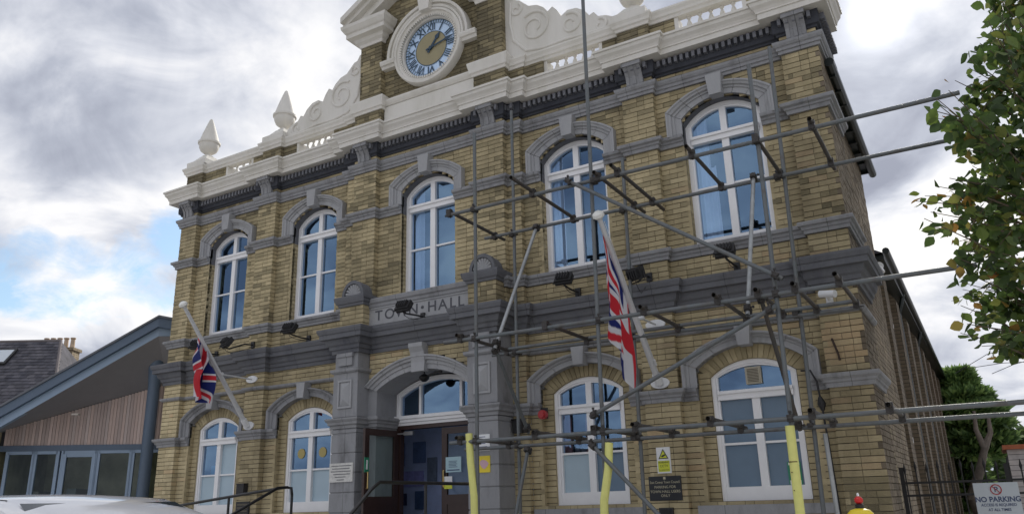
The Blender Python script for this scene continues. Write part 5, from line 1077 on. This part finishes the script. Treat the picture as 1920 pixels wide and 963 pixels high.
def leaf_mesh(w_=.5, l_=1.0):
    V = [(0, 0, 0), (-w_*.38, l_*.22, .03), (-w_*.5, l_*.45, .05), (-w_*.3, l_*.75, .02), (0, l_, -.05), (w_*.3, l_*.75, .02), (w_*.5, l_*.45, .05), (w_*.38, l_*.22, .03), (0, l_*.5, -.03)]
    F = [(0, 8, 2, 1), (8, 4, 3, 2), (0, 7, 6, 8), (8, 6, 5, 4)]; return V, F
LV, LF = leaf_mesh(.72, 1.0); LVn = [Vector(v) for v in LV]
def rot_rand(rnd, hang=.6):
    d = Vector((rnd.gauss(0, 1), rnd.gauss(0, 1), rnd.gauss(0, .6)-hang)).normalized(); a = d.orthogonal().normalized(); q = rnd.uniform(0, 6.28); b = d.cross(a); x = a*math.cos(q)+b*math.sin(q); z = x.cross(d); return Matrix((x, d, z)).transposed()
TRE = thing('lime_tree', 'leafy green street tree turning orange overhanging the right edge', 'tree', (0, 0, 0))
rnd = random.Random(21)
tp = Dp(2180, 900, 7.6); TRE.location = (tp.x, tp.y, 0)
mb = MB(); mb.tube([(tp.x, tp.y, 0), (tp.x+.03, tp.y, 1.2), (tp.x-.02, tp.y+.05, 2.4), (tp.x+.05, tp.y, 3.6), (tp.x, tp.y, 5.0), (tp.x+.02, tp.y, 6.6)], [.17, .14, .125, .10, .07, .03], 12); trunk = mb.build('trunk', m_bark, TRE, smooth=True)
bound = [(-80, 1870), (0, 1846), (60, 1838), (120, 1815), (180, 1760), (205, 1735), (240, 1775), (300, 1815), (340, 1770), (372, 1715), (420, 1735), (445, 1765), (490, 1800), (530, 1800), (580, 1795), (615, 1790), (640, 1815), (660, 1868)]
def bnd(v):
    for (a, x0), (b, x1) in zip(bound[:-1], bound[1:]):
        if a <= v <= b: return x0+(x1-x0)*(v-a)/(b-a)
    return 1870
leaves = []
tw = MB(); limbs = MB()
nl = 44
for k in range(nl):
    v = -80+735*(k+rnd.random())/nl; dep = rnd.uniform(6.3, 8.4); u = bnd(v)+abs(rnd.gauss(0, 22)) if k % 3 else bnd(v)+rnd.uniform(0, 10)
    tip = Dp(u, v, dep); z0 = max(2.0, min(6.0, tip.z-rnd.uniform(-.1, .7)-.3)); st = Vector((tp.x, tp.y, z0)); mid_ = st.lerp(tip, .55)+Vector((rnd.gauss(0, .06), rnd.gauss(0, .08), rnd.uniform(.05, .22)))
    pts = [st, st.lerp(mid_, .5)+Vector((0, 0, .06)), mid_, mid_.lerp(tip, .5)+Vector((0, 0, .04)), tip]
    limbs.tube(pts, [.03, .02, .011, .006, .003], 6)
    def on(t):
        q = t*4; i = min(3, int(q)); return pts[i].lerp(pts[i+1], q-i)
    n = 21
    for j in range(n):
        t = .12+.88*(j/(n-1))**.8; p_ = on(min(1, t)); sp_ = .30*(1-t)+.045; leaves.append(p_+Vector((rnd.gauss(0, sp_), rnd.gauss(0, sp_), rnd.gauss(0, sp_*.8)-.02)))
    for j in range(5):
        a = on(rnd.uniform(.35, .85)); e = a+Vector((rnd.gauss(0, .18), rnd.gauss(0, .18), rnd.gauss(-.03, .14))); limbs.tube([a, a.lerp(e, .5)+Vector((0, 0, .03)), e], [.005, .004, .002], 5)
        for i in range(9): leaves.append(a.lerp(e, (i+1)/9)+Vector((rnd.gauss(0, .035), rnd.gauss(0, .035), rnd.gauss(-.02, .03))))
def vis(p_):
    c = np.array(p_)-CAM; d = c@_f; return 960+FPX*(c@_r2)/d, 481.5-FPX*(c@_u2)/d
leaves = [p_ for p_ in leaves if vis(p_)[0] > bnd(vis(p_)[1])-12 and not (vis(p_)[1] > 668)]
for k in range(2600):      # rest of the crown, mostly beyond the frame
    a = rnd.uniform(0, 6.28); b = math.acos(rnd.uniform(-1, 1)); r_ = 1.75*rnd.uniform(.35, 1)**.5
    p_ = Vector((tp.x+.15, tp.y-.1, 4.5))+Vector((math.cos(a)*math.sin(b)*r_, math.sin(a)*math.sin(b)*r_, math.cos(b)*r_*1.45))
    u, v = vis(p_)
    if u < bnd(v)+60 or v > 655 and u < 1935: continue
    leaves.append(p_)
limbs.build('branch', m_bark, TRE, smooth=True)
scored = sorted(range(len(leaves)), key=lambda i: vis(leaves[i])[0]+.15*abs(vis(leaves[i])[1]-400) if -10 < vis(leaves[i])[1] < 963 else 9e9)
sing = set(scored[:300])
lm = bpy.data.meshes.new('leaf'); lm.from_pydata(LV, [], LF); lm.polygons.foreach_set('use_smooth', [True]*len(LF)); lm.materials.append(m_leaf1)
mb = MB(); crown_single = []
for i, p_ in enumerate(leaves):
    Q = rot_rand(rnd); sc = rnd.uniform(.065, .15)
    if i in sing: crown_single.append((p_, Q, sc))
    else:
        tn = rnd.random()**1.1; tn = min(tn, .8) if rnd.random() < .75 else tn
        mb.add([p_+Q @ (v*sc) for v in LVn], LF, tn)
crown = mb.build('crown', m_leaf, TRE, tone=True, normals=False, smooth=False, kind='stuff')
for p_, Q, sc in crown_single:
    o = bpy.data.objects.new('leaf', lm); COL.objects.link(o); o.parent = crown; m4 = Q.to_4x4(); m4.translation = p_; o.matrix_basis = m4 @ Matrix.Scale(sc, 4)
# conifer behind the hall
def spray_tree(nm, label, base, top, rad, n, m, size, trunk_pts, seed, shape):
    rn = random.Random(seed); t = thing(nm, label, 'tree', (base.x, base.y, 0)); mb = MB(); H = top-base.z
    for k in range(n):
        h = rn.random(); rr = rad*shape(h)*(rn.uniform(.25, 1)**.45)*(1+.18*math.sin(h*37+rn.random())); a = rn.uniform(0, 6.28)
        c = Vector((base.x+math.cos(a)*rr, base.y+math.sin(a)*rr, base.z+h*H)); d = Vector((math.cos(a), math.sin(a), rn.uniform(.1, 1.1))).normalized()
        for j in range(3):
            dd = (d+Vector((rn.gauss(0, .45), rn.gauss(0, .45), rn.gauss(0, .45)))).normalized(); s_ = size*rn.uniform(.6, 1.4); q = dd.orthogonal().normalized()*s_*.22; e = c+dd*s_
            mb.poly([c-q*.4, c+dd*s_*.5-q, e, c+dd*s_*.5+q], rn.random())
    mb.build('crown', m, t, tone=True, normals=False, kind='stuff'); mb = MB(); mb.tube(trunk_pts, [.2-.15*i/(len(trunk_pts)-1) for i in range(len(trunk_pts))], 10); mb.build('trunk', m_barkl, t, smooth=True)
    return t
cb_ = Dp(1835, 900, 27); ct = Dp(1832, 690, 27).z
Tp = [Vector((cb_.x, cb_.y, 0)), Dp(1822, 930, 25.6), Dp(1838, 880, 25.6), Dp(1846, 840, 25.6), Dp(1830, 805, 25.8), Dp(1826, 770, 26)]
t = spray_tree('cypress_tree', 'bushy green conifer with bare forked trunk behind the hall end', Vector((cb_.x, cb_.y, 2.5)), ct, 1.15, 5200, m_con, .30, Tp, 5, lambda h: math.sin(min(1, .25+h*.9)*math.pi*.96)**.6+.02)
mb = MB(); mb.tube([Dp(1846, 840, 25.6), Dp(1857, 810, 25.7), Dp(1853, 780, 25.9)], [.12, .08, .05], 8); mb.build('trunk', m_barkl, t, smooth=True)
sh = spray_tree('dark_shrub', 'dark evergreen shrub mass beneath the conifer behind the railings', Dp(1815, 963, 28)*1.0, Dp(1815, 800, 28).z, .95, 2600, m_con, .26, [Dp(1812, 963, 28), Dp(1812, 870, 28)], 6, lambda h: .95-.35*h)
hb = Dp(1990, 945, 60); spray_tree('distant_tree', 'pale green treetops behind the boarded shed at far right', Vector((hb.x, hb.y, .5)), Dp(1930, 805, 60).z, 4.2, 2600, m_hedge, .7, [Vector((hb.x, hb.y, 0)), Vector((hb.x, hb.y, 3))], 8, lambda h: math.sqrt(max(.02, 1-h*h*.9)))
# overhead wires and the bird-like leaf cluster are on the same cable
t = thing('overhead_wire', 'thin overhead wires crossing the sky above the conifer', 'cable', Dp(1790, 690, 20))
for a, b, c in (((1790, 700), (1850, 664), (2050, 610)), ((1815, 690), (1880, 680), (2050, 672)), ((1860, 700), (1900, 683), (2050, 640))):
    mb = MB(); mb.tube([Dp(*a, 20), Dp(*b, 20), Dp(*c, 20)], .008, 5); mb.build('wire', m_blackm, t)

# ------------------------------------------------------------------ parked car in the left foreground
CAR = thing('parked_car', 'white hatchback with only its roof and window tops in view at lower left', 'car', (1.55, -6.95, 0))
CX, CYY = 1.55, -6.95; HR = 1.535
side = [(-2.05, .45), (-2.08, .75), (-2.0, .95), (-1.72, 1.02), (-1.35, 1.27), (-1.0, 1.42), (-.45, HR-.015), (.15, HR), (.62, HR-.03), (1.0, 1.40), (1.38, 1.17), (1.62, .98), (2.2, .86), (2.42, .68), (2.45, .42)]
def half_w(z): return .84 if z < .9 else .84-(z-.9)*.34
NS_ = 7; V = []; F = []
body_pts = side
for x, z in body_pts:
    for j in range(NS_+1):
        t_ = j/NS_*2-1; crownz = .045*(1-t_*t_) if z > .9 else .03*(1-t_*t_); hw = half_w(z)
        V.append((CX+x, CYY+hw*math.sin(t_*math.pi/2), z-.03+crownz))
for i in range(len(body_pts)-1):
    for j in range(NS_): F.append((i*(NS_+1)+j, i*(NS_+1)+j+1, (i+1)*(NS_+1)+j+1, (i+1)*(NS_+1)+j))
mb = MB(); mb.add(V, F)
for s in (-1, 1):
    lo = []; 
    for x, z in body_pts:
        hw = half_w(z); lo.append((x, CYY+s*hw, z-.03))
    for (xa, ya, za), (xb, yb, zb) in zip(lo[:-1], lo[1:]):
        bz = .86
        def cl(z): return min(z, bz)
        mb.quad((CX+xa, CYY+s*.84, .22), (CX+xb, CYY+s*.84, .22), (CX+xb, CYY+s*.84, min(zb, .9)), (CX+xa, CYY+s*.84, min(za, .9)))
        if za > .9 or zb > .9:
            mb.quad((CX+xa, CYY+s*.84, min(za, .9)), (CX+xb, CYY+s*.84, min(zb, .9)), (CX+xb, yb, max(zb, min(zb, .9))), (CX+xa, ya, max(za, min(za, .9))))
    for xx in (-1.35, 1.55): pass
mb.box(CX-2.0, CX+2.38, CYY-.80, CYY+.80, .2, .3)
body = mb.build('body', m_paint, CAR, smooth=True)
for s in (-1, 1):
    for nm, pl in (('side_window', [(-1.15, .95), (-.06, .95), (-.06, 1.455), (-.50, 1.445), (-.90, 1.35), (-1.15, 1.2)]), ('side_window', [(.04, .95), (1.35, .95), (1.02, 1.27), (.64, 1.41), (.2, 1.452), (.04, 1.455)])):
        mb = MB(); P = [(CX+x, CYY+s*(half_w(z)+.006), z) for x, z in pl]; mb.poly(P); wn = mb.build(nm, m_glassk, CAR, normals=False)
        mb = MB(); mb.tube(P+[P[0]], .012, 6); mb.build('window_trim', m_blackm, wn)
    mb = MB(); mb.tube([(CX+x, CYY+s*(half_w(z)-.075), z-.007) for x, z in body_pts[5:9]], .006, 6); mb.build('roof_seam', m_blackm, CAR)
    for xx in (-1.32, 1.52):
        mb = MB(); c = (CX+xx, CYY+s*.74, .31); mb.tube([(c[0], c[1]-.1, c[2]), (c[0], c[1]+.1, c[2])], .31, 24); wh = mb.build('wheel', m_rubber, CAR, smooth=True); mb = MB(); mb.tube([(c[0], c[1]+s*.09, c[2]), (c[0], c[1]+s*.106, c[2])], .20, 20); mb.build('rim', m_chrome, wh, smooth=True)
    mb = MB(); mb.obox((CX+2.36, CYY+s*.58, .70), (1, 0, 0), (0, 1, 0), (0, 0, 1), .06, .16, .06); mb.build('headlight', m_signw, CAR); mb = MB(); mb.obox((CX-2.03, CYY+s*.62, .85), (1, 0, 0), (0, 1, 0), (0, 0, 1), .05, .12, .08); mb.build('tail_light', m_red, CAR)
for nm, a, b in (('windscreen', 10, 9), ('rear_window', 3, 5)):
    (xa, za), (xb, zb) = body_pts[a], body_pts[b]; mb = MB()
    if nm == 'windscreen': (xb, zb) = (.72, HR-.075)
    else: (xa, za), (xb, zb) = (-1.66, 1.06), (-1.05, 1.40)
    off = .03
    mb.quad((CX+xa+(off if nm == 'windscreen' else -off), CYY-half_w(za)+.08, za+.02), (CX+xa+(off if nm == 'windscreen' else -off), CYY+half_w(za)-.08, za+.02), (CX+xb+(off if nm == 'windscreen' else -off), CYY+half_w(zb)-.1, zb+.02), (CX+xb+(off if nm == 'windscreen' else -off), CYY-half_w(zb)+.1, zb+.02)); mb.build(nm, m_glassk, CAR, normals=False)
